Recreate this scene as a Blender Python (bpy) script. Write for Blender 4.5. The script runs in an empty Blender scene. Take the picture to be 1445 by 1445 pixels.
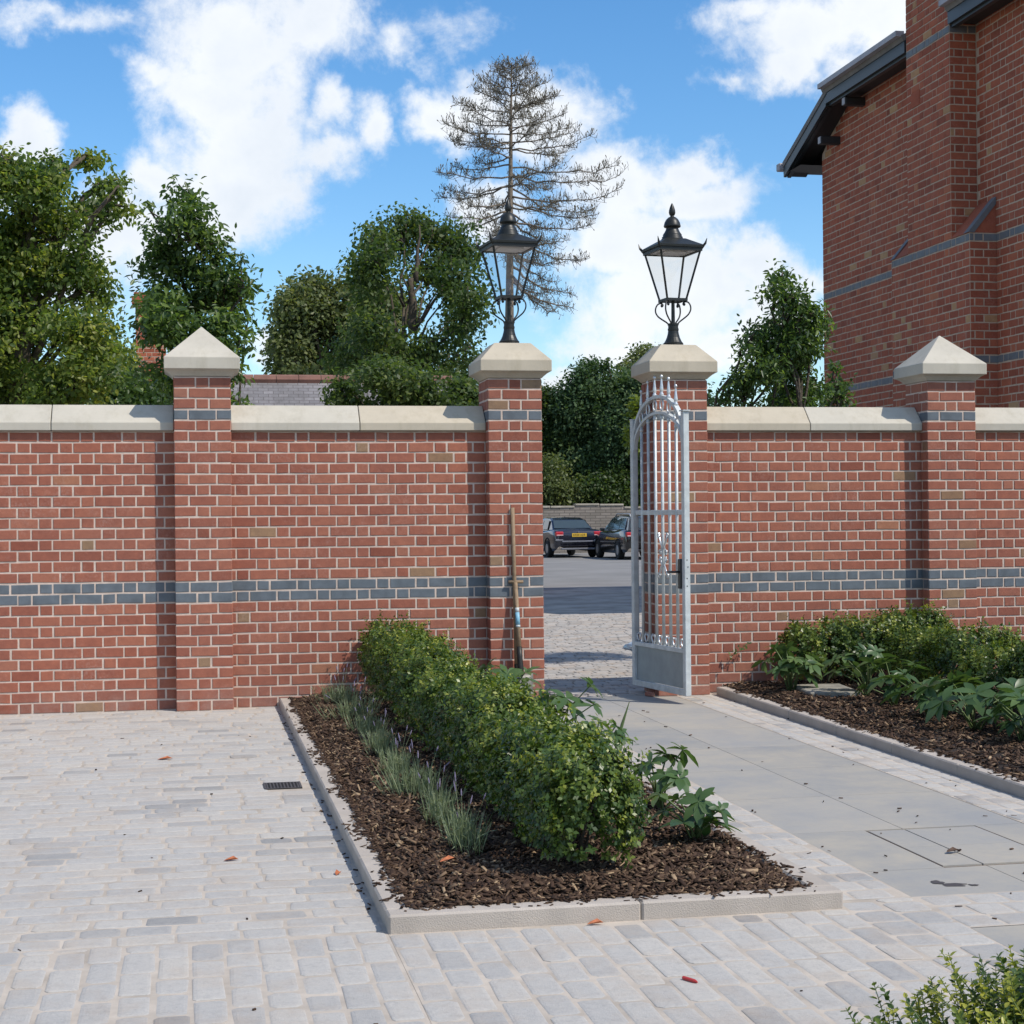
import bpy, math, random
import numpy as np
from mathutils import Vector, Matrix
random.seed(7)
RNG = np.random.default_rng(11)
SC = bpy.context.scene
COL = SC.collection
PI = math.pi
R_ = math.radians

# ------------------------------------------------------------------ camera
CAMH = 1.5
FPX, YAW, PITCH, ROLL = 2356.8, 0.19122, 0.0014885, -0.0094954
_f = np.array([math.sin(YAW)*math.cos(PITCH), math.cos(YAW)*math.cos(PITCH), math.sin(PITCH)])
_r = np.array([math.cos(YAW), -math.sin(YAW), 0.0])
_u = np.cross(_r, _f)
_r, _u = math.cos(ROLL)*_r + math.sin(ROLL)*_u, -math.sin(ROLL)*_r + math.cos(ROLL)*_u
cam = bpy.data.cameras.new("camera")
cam.sensor_width = 36.0
cam.lens = FPX/1445*36.0
cam.clip_end = 3000
cam.clip_start = 0.05
camo = bpy.data.objects.new("camera", cam)
COL.objects.link(camo)
M = Matrix(((_r[0], _u[0], -_f[0], 0), (_r[1], _u[1], -_f[1], 0), (_r[2], _u[2], -_f[2], CAMH), (0, 0, 0, 1)))
camo.matrix_world = M
SC.camera = camo

def ray(px, py):
    return _f + _r*(px-722.5)/FPX - _u*(py-722.5)/FPX
def at(px, py, Y):
    """point at depth Y on the sight line of a photo pixel"""
    d = ray(px, py); t = Y/d[1]
    return np.array([0, 0, CAMH]) + t*d
def ppm(Y):
    return FPX/(Y*1.0)*0.98

# ------------------------------------------------------------------ materials
def nodes(m):
    m.use_nodes = True
    nt = m.node_tree
    return nt, nt.nodes, nt.links
def new_mat(name):
    m = bpy.data.materials.new(name)
    nt, N, L = nodes(m)
    b = N["Principled BSDF"]
    return m, N, L, b
def noise(N, L, scale, detail=4, rough=.6, vec=None, coord='Object'):
    t = N.new("ShaderNodeTexNoise"); t.inputs["Scale"].default_value = scale
    t.inputs["Detail"].default_value = detail; t.inputs["Roughness"].default_value = rough
    if vec is None:
        c = N.new("ShaderNodeTexCoord"); L.new(c.outputs[coord], t.inputs["Vector"])
    else:
        L.new(vec, t.inputs["Vector"])
    return t.outputs["Fac"]
def ramp(N, L, fac, stops, interp='LINEAR'):
    r = N.new("ShaderNodeValToRGB"); r.color_ramp.interpolation = interp
    e = r.color_ramp.elements
    while len(e) < len(stops): e.new(0.5)
    for i, (p, c) in enumerate(stops):
        e[i].position = p; e[i].color = (*c, 1) if len(c) == 3 else c
    L.new(fac, r.inputs["Fac"])
    return r.outputs["Color"]
def mixc(N, L, fac, a, b, mode='MIX'):
    m = N.new("ShaderNodeMix"); m.data_type = 'RGBA'; m.blend_type = mode
    for sock, v in ((m.inputs[0], fac), (m.inputs[6], a), (m.inputs[7], b)):
        if hasattr(v, "links"): L.new(v, sock)
        elif isinstance(v, (int, float)): sock.default_value = v
        else: sock.default_value = (*v, 1)
    return m.outputs[2]
def maprange(N, L, v, a, b, c, d):
    m = N.new("ShaderNodeMapRange"); L.new(v, m.inputs[0])
    for i, x in enumerate((a, b, c, d)): m.inputs[i+1].default_value = x
    return m.outputs[0]
def bump(N, L, b, h, strength=.3, dist=.01):
    n = N.new("ShaderNodeBump"); n.inputs["Strength"].default_value = strength
    n.inputs["Distance"].default_value = dist
    L.new(h, n.inputs["Height"]); L.new(n.outputs[0], b.inputs["Normal"])
def attr(N, name="tone"):
    a = N.new("ShaderNodeAttribute"); a.attribute_name = name
    return a.outputs["Fac"]
def plain(name, col, rough=.6, metal=0, var=.12, scale=6, bscale=80, bstr=.15, bdist=.004, spec=.5, coat=0):
    m, N, L, b = new_mat(name)
    c = mixc(N, L, maprange(N, L, noise(N, L, scale, 5), .3, .7, 0, 1), tuple(x*(1-var) for x in col), tuple(min(1, x*(1+var)) for x in col))
    L.new(c, b.inputs["Base Color"])
    b.inputs["Roughness"].default_value = rough; b.inputs["Metallic"].default_value = metal
    b.inputs["Specular IOR Level"].default_value = spec
    b.inputs["Coat Weight"].default_value = coat
    if bstr: bump(N, L, b, noise(N, L, bscale, 3), bstr, bdist)
    return m
def brick_mat(name, stops, mul=1.0):
    m, N, L, b = new_mat(name)
    t = attr(N)
    base = ramp(N, L, t, stops)
    mott = noise(N, L, 15, 8, .78)
    c = mixc(N, L, 1.0, base, ramp(N, L, mott, [(.22, (.62, .60, .62)), (.42, (.92, .92, .93)), (.58, (1.05, 1.05, 1.03)), (.8, (1.38, 1.34, 1.25))]), 'MULTIPLY')
    drift = noise(N, L, .55, 3, .5)
    c = mixc(N, L, 1.0, c, ramp(N, L, drift, [(.3, (.95, 1.03, 1.06)), (.7, (1.08, .98, .90))]), 'MULTIPLY')
    # pale bloom of lime and salts in patches
    bl = maprange(N, L, noise(N, L, 1.7, 7, .75), .52, .72, 0, .42)
    fine = maprange(N, L, noise(N, L, 60, 3), .45, .65, 0, 1)
    mm = N.new("ShaderNodeMath"); mm.operation = 'MULTIPLY'; L.new(bl, mm.inputs[0]); L.new(fine, mm.inputs[1])
    c = mixc(N, L, mm.outputs[0], c, (.42*mul, .3*mul, .26*mul))
    # splash dirt and lime bloom on the lowest course or two
    tco = N.new("ShaderNodeTexCoord"); sx = N.new("ShaderNodeSeparateXYZ"); L.new(tco.outputs["Object"], sx.inputs[0])
    lowz = maprange(N, L, sx.outputs[2], .05, .22, 1, 0)
    sp = N.new("ShaderNodeMath"); sp.operation = 'MULTIPLY'; L.new(lowz, sp.inputs[0]); L.new(maprange(N, L, noise(N, L, 4, 8, .75), .38, .62, 0, .6), sp.inputs[1])
    c = mixc(N, L, sp.outputs[0], c, (.30*mul, .20*mul, .17*mul))
    L.new(c, b.inputs["Base Color"])
    b.inputs["Roughness"].default_value = .85; b.inputs["Specular IOR Level"].default_value = .25
    bump(N, L, b, noise(N, L, 75, 6, .8), .6, .004)
    return m
BRK = [(0, (.235, .078, .052)), (.2, (.272, .097, .067)), (.45, (.305, .112, .076)), (.7, (.338, .132, .088)), (.86, (.32, .135, .092)), (.93, (.34, .155, .095)), (.95, (.25, .15, .092)), (1, (.29, .185, .115))]
m_brick = brick_mat("red_brick", BRK)
m_blue = plain("blue_engineering_brick", (.112, .132, .152), .55, var=.22, scale=9, spec=.4)
def mortar_mat(name, col):
    return plain(name, col, .95, var=.16, scale=12, bscale=160, bstr=.5, bdist=.004, spec=.1)
m_mortar = mortar_mat("lime_mortar", (.56, .455, .385))
m_obrick = brick_mat("house_brick", [(0, (.24, .072, .044)), (.5, (.34, .100, .058)), (.9, (.41, .138, .074)), (.95, (.39, .22, .115)), (1, (.43, .26, .135))])
m_omortar = mortar_mat("house_mortar", (.48, .375, .285))
m_oblue = plain("house_blue_brick", (.13, .14, .152), .6, var=.2, scale=8)
def stone_mat(name, col):
    m, N, L, b = new_mat(name)
    c = mixc(N, L, maprange(N, L, noise(N, L, 2.3, 6, .65), .3, .7, 0, 1), tuple(x*.88 for x in col), tuple(x*1.08 for x in col))
    tc_ = N.new("ShaderNodeTexCoord"); mp_ = N.new("ShaderNodeMapping"); mp_.inputs["Scale"].default_value = (9, 9, 1.6); L.new(tc_.outputs["Object"], mp_.inputs["Vector"])
    rn = maprange(N, L, noise(N, L, 1.0, 7, .7, vec=mp_.outputs[0]), .52, .72, 0, .34)
    c = mixc(N, L, rn, c, (col[0]*.62, col[1]*.60, col[2]*.52))
    st = maprange(N, L, noise(N, L, 7, 9, .8), .54, .72, 0, .34)
    c = mixc(N, L, st, c, (col[0]*.72, col[1]*.66, col[2]*.55))
    L.new(c, b.inputs["Base Color"]); b.inputs["Roughness"].default_value = .9
    b.inputs["Specular IOR Level"].default_value = .2
    bump(N, L, b, noise(N, L, 190, 4, .7), .3, .002)
    return m
m_stone = stone_mat("pale_sandstone", (.49, .455, .385))
m_stone2 = stone_mat("buff_sandstone", (.48, .425, .335))
m_sett = None
def sett_mat(name, stops, stain=.25):
    m, N, L, b = new_mat(name)
    base = ramp(N, L, attr(N), stops)
    sp = noise(N, L, 85, 6, .85)
    c = mixc(N, L, 1.0, base, ramp(N, L, sp, [(.25, (.74, .74, .74)), (.46, (.97, .97, .97)), (.6, (1.03, 1.03, 1.02)), (.78, (1.25, 1.23, 1.2))]), 'MULTIPLY')
    bg = noise(N, L, 24, 7, .82)
    c = mixc(N, L, 1.0, c, ramp(N, L, bg, [(.28, (.76, .76, .77)), (.48, (.98, .98, .98)), (.62, (1.04, 1.03, 1.02)), (.8, (1.2, 1.18, 1.15))]), 'MULTIPLY')
    # jointing sand left brushed over the stones
    sa = maprange(N, L, noise(N, L, 2.2, 9, .78), .42, .68, 0, .45)
    c = mixc(N, L, sa, c, (.47, .435, .39))
    st = maprange(N, L, noise(N, L, 3.1, 8, .72), .48, .70, 0, stain*1.5)
    c = mixc(N, L, st, c, (.40, .30, .215))
    dk = maprange(N, L, noise(N, L, 1.3, 10, .8), .58, .70, 0, .32)
    c = mixc(N, L, dk, c, (.24, .225, .205))
    L.new(c, b.inputs["Base Color"]); b.inputs["Roughness"].default_value = .85
    b.inputs["Specular IOR Level"].default_value = .25
    bump(N, L, b, noise(N, L, 70, 7, .8), .7, .006)
    return m
SETT = [(0, (.28, .278, .276)), (.12, (.36, .354, .346)), (.4, (.43, .418, .40)), (.8, (.475, .455, .425)), (1, (.50, .465, .415))]
m_sett = sett_mat("granite_sett", SETT)
m_paver = sett_mat("tumbled_paver", [(0, (.25, .235, .22)), (.5, (.37, .35, .325)), (1, (.45, .42, .39))], .55)
m_joint = plain("jointing_sand", (.455, .40, .34), .95, var=.2, scale=5, bscale=300, bstr=.6, bdist=.003, spec=.1)
def path_mat():
    m, N, L, b = new_mat("bluestone_slab")
    base = ramp(N, L, attr(N), [(0, (.235, .245, .252)), (1, (.31, .306, .296))])
    dust = maprange(N, L, noise(N, L, 1.1, 9, .74), .36, .62, 0, .8)
    c = mixc(N, L, dust, base, (.40, .36, .295))
    bl = maprange(N, L, noise(N, L, 2.6, 8, .75), .5, .7, 0, .45)
    c = mixc(N, L, bl, c, (.25, .255, .26))
    sp = maprange(N, L, noise(N, L, 26, 5, .7), .62, .75, 0, .3)
    c = mixc(N, L, sp, c, (.2, .19, .18))
    L.new(c, b.inputs["Base Color"]); b.inputs["Roughness"].default_value = .75
    b.inputs["Specular IOR Level"].default_value = .3
    bump(N, L, b, noise(N, L, 60, 6, .75), .35, .003)
    return m
m_path = path_mat()
m_pjoint = plain("dark_slab_joint", (.13, .095, .07), .95, var=.3, scale=14)
m_damp = plain("damp_spill", (.06, .055, .055), .5, var=.2)
m_kerb = plain("granite_kerb", (.42, .375, .33), .9, var=.12, scale=4, bscale=170, bstr=.8, bdist=.004, spec=.2)
m_asphalt = plain("asphalt", (.215, .21, .205), .9, var=.16, scale=.6, bscale=60, bstr=.4, spec=.3)
m_asphalt2 = plain("worn_asphalt_shadow_lift", (.38, .345, .30), .95, var=.35, scale=1.6, bscale=60, bstr=.6, spec=.2)  # worn strip, colour painted paler to lighten the house's shadow on it
m_earth = plain("earth", (.10, .085, .05), .95, var=.3, scale=.7)
def bark_mat():
    m, N, L, b = new_mat("bark_chip")
    c = ramp(N, L, attr(N), [(0, (.024, .014, .010)), (.4, (.062, .037, .025)), (.72, (.125, .08, .052)), (.9, (.235, .16, .10)), (1, (.46, .34, .21))])
    L.new(c, b.inputs["Base Color"]); b.inputs["Roughness"].default_value = .9
    b.inputs["Specular IOR Level"].default_value = .2
    return m
m_chip = bark_mat()
m_soil = plain("bark_soil", (.028, .018, .013), .95, var=.5, scale=30, bscale=60, bstr=1, bdist=.02)
def leaf_mat(name, stops, rough=.45, trans=.35, spec=.4):
    m, N, L, b = new_mat(name)
    c = ramp(N, L, attr(N), stops)
    L.new(c, b.inputs["Base Color"]); b.inputs["Roughness"].default_value = rough
    b.inputs["Specular IOR Level"].default_value = spec
    tr = N.new("ShaderNodeBsdfTranslucent")
    tc = mixc(N, L, 1.0, c, (1.5, 1.55, .7), 'MULTIPLY'); L.new(tc, tr.inputs["Color"])
    mx = N.new("ShaderNodeMixShader"); mx.inputs[0].default_value = trans
    L.new(b.outputs[0], mx.inputs[1]); L.new(tr.outputs[0], mx.inputs[2])
    L.new(mx.outputs[0], N["Material Output"].inputs["Surface"])
    return m
m_box = leaf_mat("box_leaf", [(0, (.026, .052, .015)), (.35, (.052, .098, .022)), (.65, (.15, .205, .036)), (1, (.38, .38, .065))], .38, .32, .45)
m_hel = leaf_mat("hellebore_leaf", [(0, (.045, .092, .034)), (.6, (.082, .145, .05)), (1, (.16, .225, .07))], .36, .3, .45)
m_lav = leaf_mat("lavender_leaf", [(0, (.13, .17, .105)), (.6, (.225, .275, .175)), (1, (.32, .36, .25))], .7, .3, .2)
m_lavf = plain("lavender_flower", (.20, .175, .26), .8, var=.3, scale=40, bstr=0)
m_stem = plain("green_stem", (.12, .17, .06), .6, var=.25, scale=20, bstr=0)
m_l1 = leaf_mat("broad_leaf_yellow_green", [(0, (.06, .105, .03)), (.5, (.135, .195, .045)), (1, (.31, .32, .075))], .45, .55)
m_l2 = leaf_mat("dark_glossy_leaf", [(0, (.042, .08, .028)), (.6, (.09, .15, .043)), (1, (.19, .26, .06))], .38, .48, .45)
m_l4 = leaf_mat("pale_green_leaf", [(0, (.08, .11, .04)), (.6, (.135, .165, .062)), (1, (.23, .25, .11))], .5, .4)
m_l5 = leaf_mat("dark_green_leaf", [(0, (.04, .075, .025)), (.6, (.085, .13, .038)), (1, (.175, .215, .055))], .5, .5)
m_l9 = leaf_mat("far_hedge_leaf", [(0, (.038, .075, .035)), (.6, (.066, .118, .05)), (1, (.12, .17, .06))], .6, .35, .3)
m_l10 = leaf_mat("yellow_green_leaf", [(0, (.12, .16, .02)), (1, (.24, .28, .05))], .5, .4)
m_bark = plain("tree_bark", (.085, .068, .05), .95, var=.35, scale=9, bscale=30, bstr=.8, bdist=.02)
m_cbark = plain("conifer_bark", (.19, .155, .12), .95, var=.3, scale=6, bscale=30, bstr=.7, bdist=.02)
m_twig = plain("bare_twig", (.135, .12, .09), .95, var=.3, scale=5, bstr=0)
m_tuft = plain("brown_cone_tuft", (.15, .135, .095), .95, var=.4, scale=3, bstr=0)
m_black = plain("black_painted_iron", (.014, .016, .015), .42, var=.3, scale=20, bscale=40, bstr=.06, spec=.4)
m_white = plain("white_enamel", (.62, .60, .60), .5, bstr=0)
def glass_mat(name, tint=(1, 1, 1), gloss=.12):
    m, N, L, b = new_mat(name)
    t = N.new("ShaderNodeBsdfTransparent"); t.inputs[0].default_value = (*tint, 1)
    g = N.new("ShaderNodeBsdfGlossy"); g.inputs["Roughness"].default_value = .03
    mx = N.new("ShaderNodeMixShader"); mx.inputs[0].default_value = gloss; L.new(t.outputs[0], mx.inputs[1]); L.new(g.outputs[0], mx.inputs[2])
    L.new(mx.outputs[0], N["Material Output"].inputs["Surface"])
    return m
m_glass = glass_mat("lamp_glass", (.95, .96, .96), .07)
m_galv = plain("galvanised_steel", (.52, .55, .55), .5, metal=.15, var=.16, scale=14, bscale=50, bstr=.08, spec=.5)
m_galvp = plain("galvanised_sheet", (.30, .335, .345), .55, metal=.4, var=.14, scale=5, bscale=50, bstr=.05)
m_bright = plain("bright_zinc", (.60, .62, .63), .3, metal=.5, var=.1, scale=30, bstr=0)
m_lockblk = plain("black_plastic", (.012, .012, .014), .4, bstr=0)
m_wood = plain("weathered_wood", (.24, .165, .10), .7, var=.25, scale=30, bscale=60, bstr=.3)
m_steel = plain("muddy_steel", (.21, .2, .18), .55, metal=.4, var=.25, scale=9)
m_dsteel = plain("dark_socket_steel", (.03, .03, .028), .5, metal=.3, bstr=0)
m_sticker = plain("sticker_white", (.48, .52, .52), .5, bstr=0)
m_stickerb = plain("sticker_blue", (.20, .42, .55), .5, bstr=0)
m_iron = plain("drain_iron", (.10, .10, .105), .6, metal=.5, var=.2, scale=30)
m_dark = plain("dark_void", (.006, .006, .006), .9, bstr=0)
def slate_mat():
    m, N, L, b = new_mat("roof_slate")
    c = N.new("ShaderNodeTexCoord"); bt = N.new("ShaderNodeTexBrick")
    L.new(c.outputs["Object"], bt.inputs["Vector"])
    mp = N.new("ShaderNodeMapping"); L.new(c.outputs["Object"], mp.inputs["Vector"]); mp.inputs["Rotation"].default_value = (R_(-45), 0, 0); L.new(mp.outputs[0], bt.inputs["Vector"])
    bt.inputs["Scale"].default_value = 1; bt.inputs["Brick Width"].default_value = .2; bt.inputs["Row Height"].default_value = .095
    bt.inputs["Mortar Size"].default_value = .008
    bt.inputs["Color1"].default_value = (.17, .165, .175, 1); bt.inputs["Color2"].default_value = (.25, .24, .25, 1); bt.inputs["Mortar"].default_value = (.10, .09, .09, 1)
    st = maprange(N, L, noise(N, L, .9, 9, .8), .46, .66, 0, .75)
    cc = mixc(N, L, st, bt.outputs["Color"], (.085, .08, .08))
    L.new(cc, b.inputs["Base Color"]); b.inputs["Roughness"].default_value = .7
    return m
m_slate = slate_mat()
m_ridge = plain("red_ridge_tile", (.21, .105, .08), .85, var=.25, scale=3)
m_eave = plain("black_bargeboard", (.022, .028, .032), .4, bstr=0, spec=.5)
m_soffit = plain("dark_soffit", (.02, .02, .021), .6, bstr=0)
m_tile = plain("grey_roof_slate", (.16, .15, .14), .75, var=.25, scale=5)
m_gutend = plain("grey_gutter_end", (.35, .34, .36), .6, bstr=0)
m_rubble = None
def rubble_mat():
    m, N, L, b = new_mat("old_stone_coursing")
    c = N.new("ShaderNodeTexCoord"); mp = N.new("ShaderNodeMapping"); mp.inputs["Rotation"].default_value = (R_(90), 0, 0)
    L.new(c.outputs["Object"], mp.inputs["Vector"])
    bt = N.new("ShaderNodeTexBrick"); L.new(mp.outputs[0], bt.inputs["Vector"])
    bt.inputs["Scale"].default_value = 1; bt.inputs["Brick Width"].default_value = .42; bt.inputs["Row Height"].default_value = .11; bt.inputs["Mortar Size"].default_value = .015
    bt.inputs["Color1"].default_value = (.22, .19, .165, 1); bt.inputs["Color2"].default_value = (.30, .26, .23, 1); bt.inputs["Mortar"].default_value = (.11, .095, .085, 1)
    st = maprange(N, L, noise(N, L, .8, 7, .7), .4, .65, 0, .55)
    cc = mixc(N, L, st, bt.outputs["Color"], (.13, .12, .10))
    L.new(cc, b.inputs["Base Color"]); b.inputs["Roughness"].default_value = .95
    return m
m_rubble = rubble_mat()
m_carblue = plain("dark_blue_car_paint", (.012, .014, .026), .22, metal=.2, var=.02, bstr=0, coat=1)
m_carblack = plain("black_car_paint", (.009, .009, .010), .22, metal=.2, var=.02, bstr=0, coat=1)
m_carglass = plain("car_window_glass", (.05, .065, .065), .06, var=.05, bstr=0, spec=1.0)
m_tyre = plain("tyre_rubber", (.015, .015, .015), .85, bstr=0)
m_rim = plain("alloy_rim", (.42, .42, .43), .35, metal=.7, bstr=0)
m_red = plain("red_lamp_lens", (.42, .015, .025), .2, bstr=0, coat=1)
m_pink = plain("clear_lamp_lens", (.62, .42, .42), .2, bstr=0, coat=1)
m_plate = plain("yellow_number_plate", (.62, .40, .05), .4, bstr=0)
m_chrome = plain("bumper_trim", (.30, .31, .35), .25, metal=.6, bstr=0)
m_oleaf = plain("orange_dead_leaf", (.42, .13, .05), .7, var=.3, scale=60, bstr=0)
m_redst = plain("red_plastic", (.45, .03, .03), .4, bstr=0)
m_bag = plain("pale_blue_polythene", (.5, .56, .62), .25, var=.15, scale=20, bstr=0)
m_deb = plain("brown_debris", (.10, .06, .04), .9, var=.5, scale=30, bstr=0)

# ------------------------------------------------------------------ mesh helpers
class MB:
    def __init__(s): s.v = []; s.f = []; s.m = []; s.t = []
    def add(s, vs, fs, mat=0, tone=.5):
        o = len(s.v); s.v.extend(map(tuple, vs))
        for f in fs:
            s.f.append([i+o for i in f]); s.m.append(mat); s.t.append(tone)
    def box(s, c, d, mat=0, tone=.5, rot=None, bev=0):
        hx, hy, hz = d[0]/2, d[1]/2, d[2]/2
        vs = []; fs = []
        if bev <= 0:
            vs = [(x, y, z) for x in (-hx, hx) for y in (-hy, hy) for z in (-hz, hz)]
            fs = [(0, 1, 3, 2), (4, 6, 7, 5), (0, 4, 5, 1), (2, 3, 7, 6), (0, 2, 6, 4), (1, 5, 7, 3)]
        else:
            b = min(bev, hx*.9, hy*.9, hz*.9)
            idx = {}
            for sx in (-1, 1):
                for sy in (-1, 1):
                    for sz in (-1, 1):
                        for ax in range(3):
                            p = [sx*(hx-b), sy*(hy-b), sz*(hz-b)]; p[ax] = (sx*hx, sy*hy, sz*hz)[ax]
                            idx[(sx, sy, sz, ax)] = len(vs); vs.append(tuple(p))
            for ax in range(3):
                o1, o2 = [a for a in range(3) if a != ax]
                for sg in (-1, 1):
                    q = []
                    for a, bb in ((-1, -1), (1, -1), (1, 1), (-1, 1)):
                        k = [0, 0, 0]; k[ax] = sg; k[o1] = a; k[o2] = bb
                        q.append(idx[(*k, ax)])
                    fs.append(tuple(q))
            for ax in range(3):
                o1, o2 = [a for a in range(3) if a != ax]
                for a in (-1, 1):
                    for bb in (-1, 1):
                        k1 = [0, 0, 0]; k1[o1] = a; k1[o2] = bb; k1[ax] = -1
                        k2 = list(k1); k2[ax] = 1
                        fs.append((idx[(*k1, o1)], idx[(*k2, o1)], idx[(*k2, o2)], idx[(*k1, o2)]))
            for sx in (-1, 1):
                for sy in (-1, 1):
                    for sz in (-1, 1):
                        fs.append(tuple(idx[(sx, sy, sz, a)] for a in range(3)))
        if rot is not None:
            vs = [tuple(rot @ Vector(v)) for v in vs]
        s.add([(v[0]+c[0], v[1]+c[1], v[2]+c[2]) for v in vs], fs, mat, tone)
        return s
    def tube(s, pts, rad, n=6, mat=0, tone=.5, caps=True, closed=False):
        P = [Vector(p) for p in pts]
        if not hasattr(rad, '__len__'): rad = [rad]*len(P)
        vs = []; fs = []
        up = None
        k = len(P)
        for i, p in enumerate(P):
            if closed: d = P[(i+1) % k]-P[i-1]
            else: d = (P[min(i+1, k-1)]-P[max(i-1, 0)])
            d = d.normalized() if d.length > 1e-9 else Vector((0, 0, 1))
            if up is None:
                up = Vector((0, 0, 1)) if abs(d.z) < .9 else Vector((1, 0, 0))
            a = up - d*up.dot(d)
            if a.length < 1e-6: a = Vector((1, 0, 0)) - d*d.x
            a.normalize(); b = d.cross(a); up = a
            for j in range(n):
                t = 2*PI*j/n
                q = p + (a*math.cos(t) + b*math.sin(t))*rad[i]
                vs.append((q.x, q.y, q.z))
        for i in range(k if closed else k-1):
            for j in range(n):
                fs.append((i*n+j, i*n+(j+1) % n, ((i+1) % k)*n+(j+1) % n, ((i+1) % k)*n+j))
        if caps and not closed:
            fs.append(tuple(range(n))[::-1]); fs.append(tuple((k-1)*n+j for j in range(n)))
        s.add(vs, fs, mat, tone); return s
    def lathe(s, c, prof, n=16, mat=0, tone=.5, axis='z'):
        vs = []; fs = []
        for r, z in prof:
            for j in range(n):
                t = 2*PI*j/n; vs.append((r*math.cos(t), r*math.sin(t), z))
        k = len(prof)
        for i in range(k-1):
            for j in range(n): fs.append((i*n+j, i*n+(j+1) % n, (i+1)*n+(j+1) % n, (i+1)*n+j))
        fs.append(tuple(range(n))[::-1]); fs.append(tuple((k-1)*n+j for j in range(n)))
        if axis == 'y': vs = [(v[0], v[2], -v[1]) for v in vs]
        if axis == 'x': vs = [(v[2], v[0], v[1]) for v in vs]
        s.add([(v[0]+c[0], v[1]+c[1], v[2]+c[2]) for v in vs], fs, mat, tone); return s
    def square_lathe(s, c, prof, mat=0, tone=.5, rot=0):
        vs = []; fs = []
        for r, z in prof:
            for sx, sy in ((-1, -1), (1, -1), (1, 1), (-1, 1)):
                x, y = sx*r, sy*r
                vs.append((c[0]+x*math.cos(rot)-y*math.sin(rot), c[1]+x*math.sin(rot)+y*math.cos(rot), c[2]+z))
        k = len(prof)
        for i in range(k-1):
            for j in range(4): fs.append((i*4+j, i*4+(j+1) % 4, (i+1)*4+(j+1) % 4, (i+1)*4+j))
        fs.append((3, 2, 1, 0)); fs.append(tuple((k-1)*4+j for j in range(4)))
        s.add(vs, fs, mat, tone); return s
    def build(s, name, mats, parent=None, L=(0, 0, 0), smooth=False, bevel=0):
        if not isinstance(mats, (list, tuple)): mats = [mats]
        me = bpy.data.meshes.new(name)
        me.from_pydata([(v[0]-L[0], v[1]-L[1], v[2]-L[2]) for v in s.v], [], s.f)
        for m in mats: me.materials.append(m)
        n = len(s.f)
        me.polygons.foreach_set("material_index", np.array(s.m, dtype=np.int32))
        a = me.attributes.new("tone", 'FLOAT', 'FACE'); a.data.foreach_set("value", np.array(s.t, dtype=np.float32))
        if smooth: me.polygons.foreach_set("use_smooth", np.ones(n, dtype=bool))
        me.update()
        o = bpy.data.objects.new(name, me); COL.objects.link(o)
        if parent is not None: o.parent = parent
        else: o.location = L
        if bevel:
            md = o.modifiers.new("bevel", 'BEVEL'); md.width = bevel; md.segments = 2; md.limit_method = 'ANGLE'; md.angle_limit = R_(20)
        return o
def fast_mesh(name, V, F, tone, mat, parent=None, L=(0, 0, 0), smooth=False):
    """V (n,3), F (m,k) all faces with k corners"""
    me = bpy.data.meshes.new(name)
    V = np.asarray(V, dtype=np.float32) - np.array(L, dtype=np.float32)
    F = np.asarray(F, dtype=np.int32); m, k = F.shape
    me.vertices.add(len(V)); me.vertices.foreach_set("co", V.ravel())
    me.loops.add(m*k); me.loops.foreach_set("vertex_index", F.ravel())
    me.polygons.add(m); me.polygons.foreach_set("loop_start", np.arange(0, m*k, k, dtype=np.int32))
    try: me.polygons.foreach_set("loop_total", np.full(m, k, dtype=np.int32))
    except Exception: pass
    me.materials.append(mat)
    a = me.attributes.new("tone", 'FLOAT', 'FACE'); a.data.foreach_set("value", np.asarray(tone, dtype=np.float32))
    if smooth: me.polygons.foreach_set("use_smooth", np.ones(m, dtype=bool))
    me.update(calc_edges=True)
    o = bpy.data.objects.new(name, me); COL.objects.link(o)
    if parent is not None: o.parent = parent
    else: o.location = L
    return o
def thing(name, label, cat, loc=(0, 0, 0), group=None, rz=0):
    o = bpy.data.objects.new(name, None); COL.objects.link(o)
    o.location = loc; o.rotation_euler = (0, 0, rz); o.empty_display_size = .2
    tag(o, label, cat, group); return o
def tag(o, label, cat, group=None, kind=None):
    o["label"] = label; o["category"] = cat
    if group: o["group"] = group
    if kind: o["kind"] = kind
    return o
def struct(o):
    o["kind"] = "structure"; return o
def copy_tree(o, loc, label=None, rz=None, parent=None):
    c = o.copy(); COL.objects.link(c)
    if parent is None:
        c.location = loc
        if rz is not None: c.rotation_euler = (0, 0, rz)
        if label: c["label"] = label
    else: c.parent = parent
    for ch in [x for x in bpy.data.objects if x.parent == o]:
        copy_tree(ch, None, parent=c)
    return c
def unit(v):
    return v/np.maximum(np.linalg.norm(v, axis=1, keepdims=True), 1e-9)
HEX = (np.array([(0, 0, 0), (.24, .28, .06), (.22, .62, .07), (0, 1, -.06), (-.22, .62, .07), (-.24, .28, .06)]), np.array([(0, 1, 2, 3), (0, 3, 4, 5)]))
DIA = (np.array([(0, 0, 0), (.3, .45, .03), (0, 1, 0), (-.3, .45, .03)]), np.array([(0, 1, 2, 3)]))
LANCE = (np.array([(0, 0, 0), (.12, .25, .07), (.17, .55, .05), (.08, .85, -.03), (0, 1, -.10), (-.08, .85, -.03), (-.17, .55, .05), (-.12, .25, .07), (0, .3, .03), (0, .6, .01)]),
         np.array([(0, 1, 2, 8), (8, 2, 3, 9), (9, 3, 4, 5), (0, 8, 6, 7), (8, 9, 5, 6)]))
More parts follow.
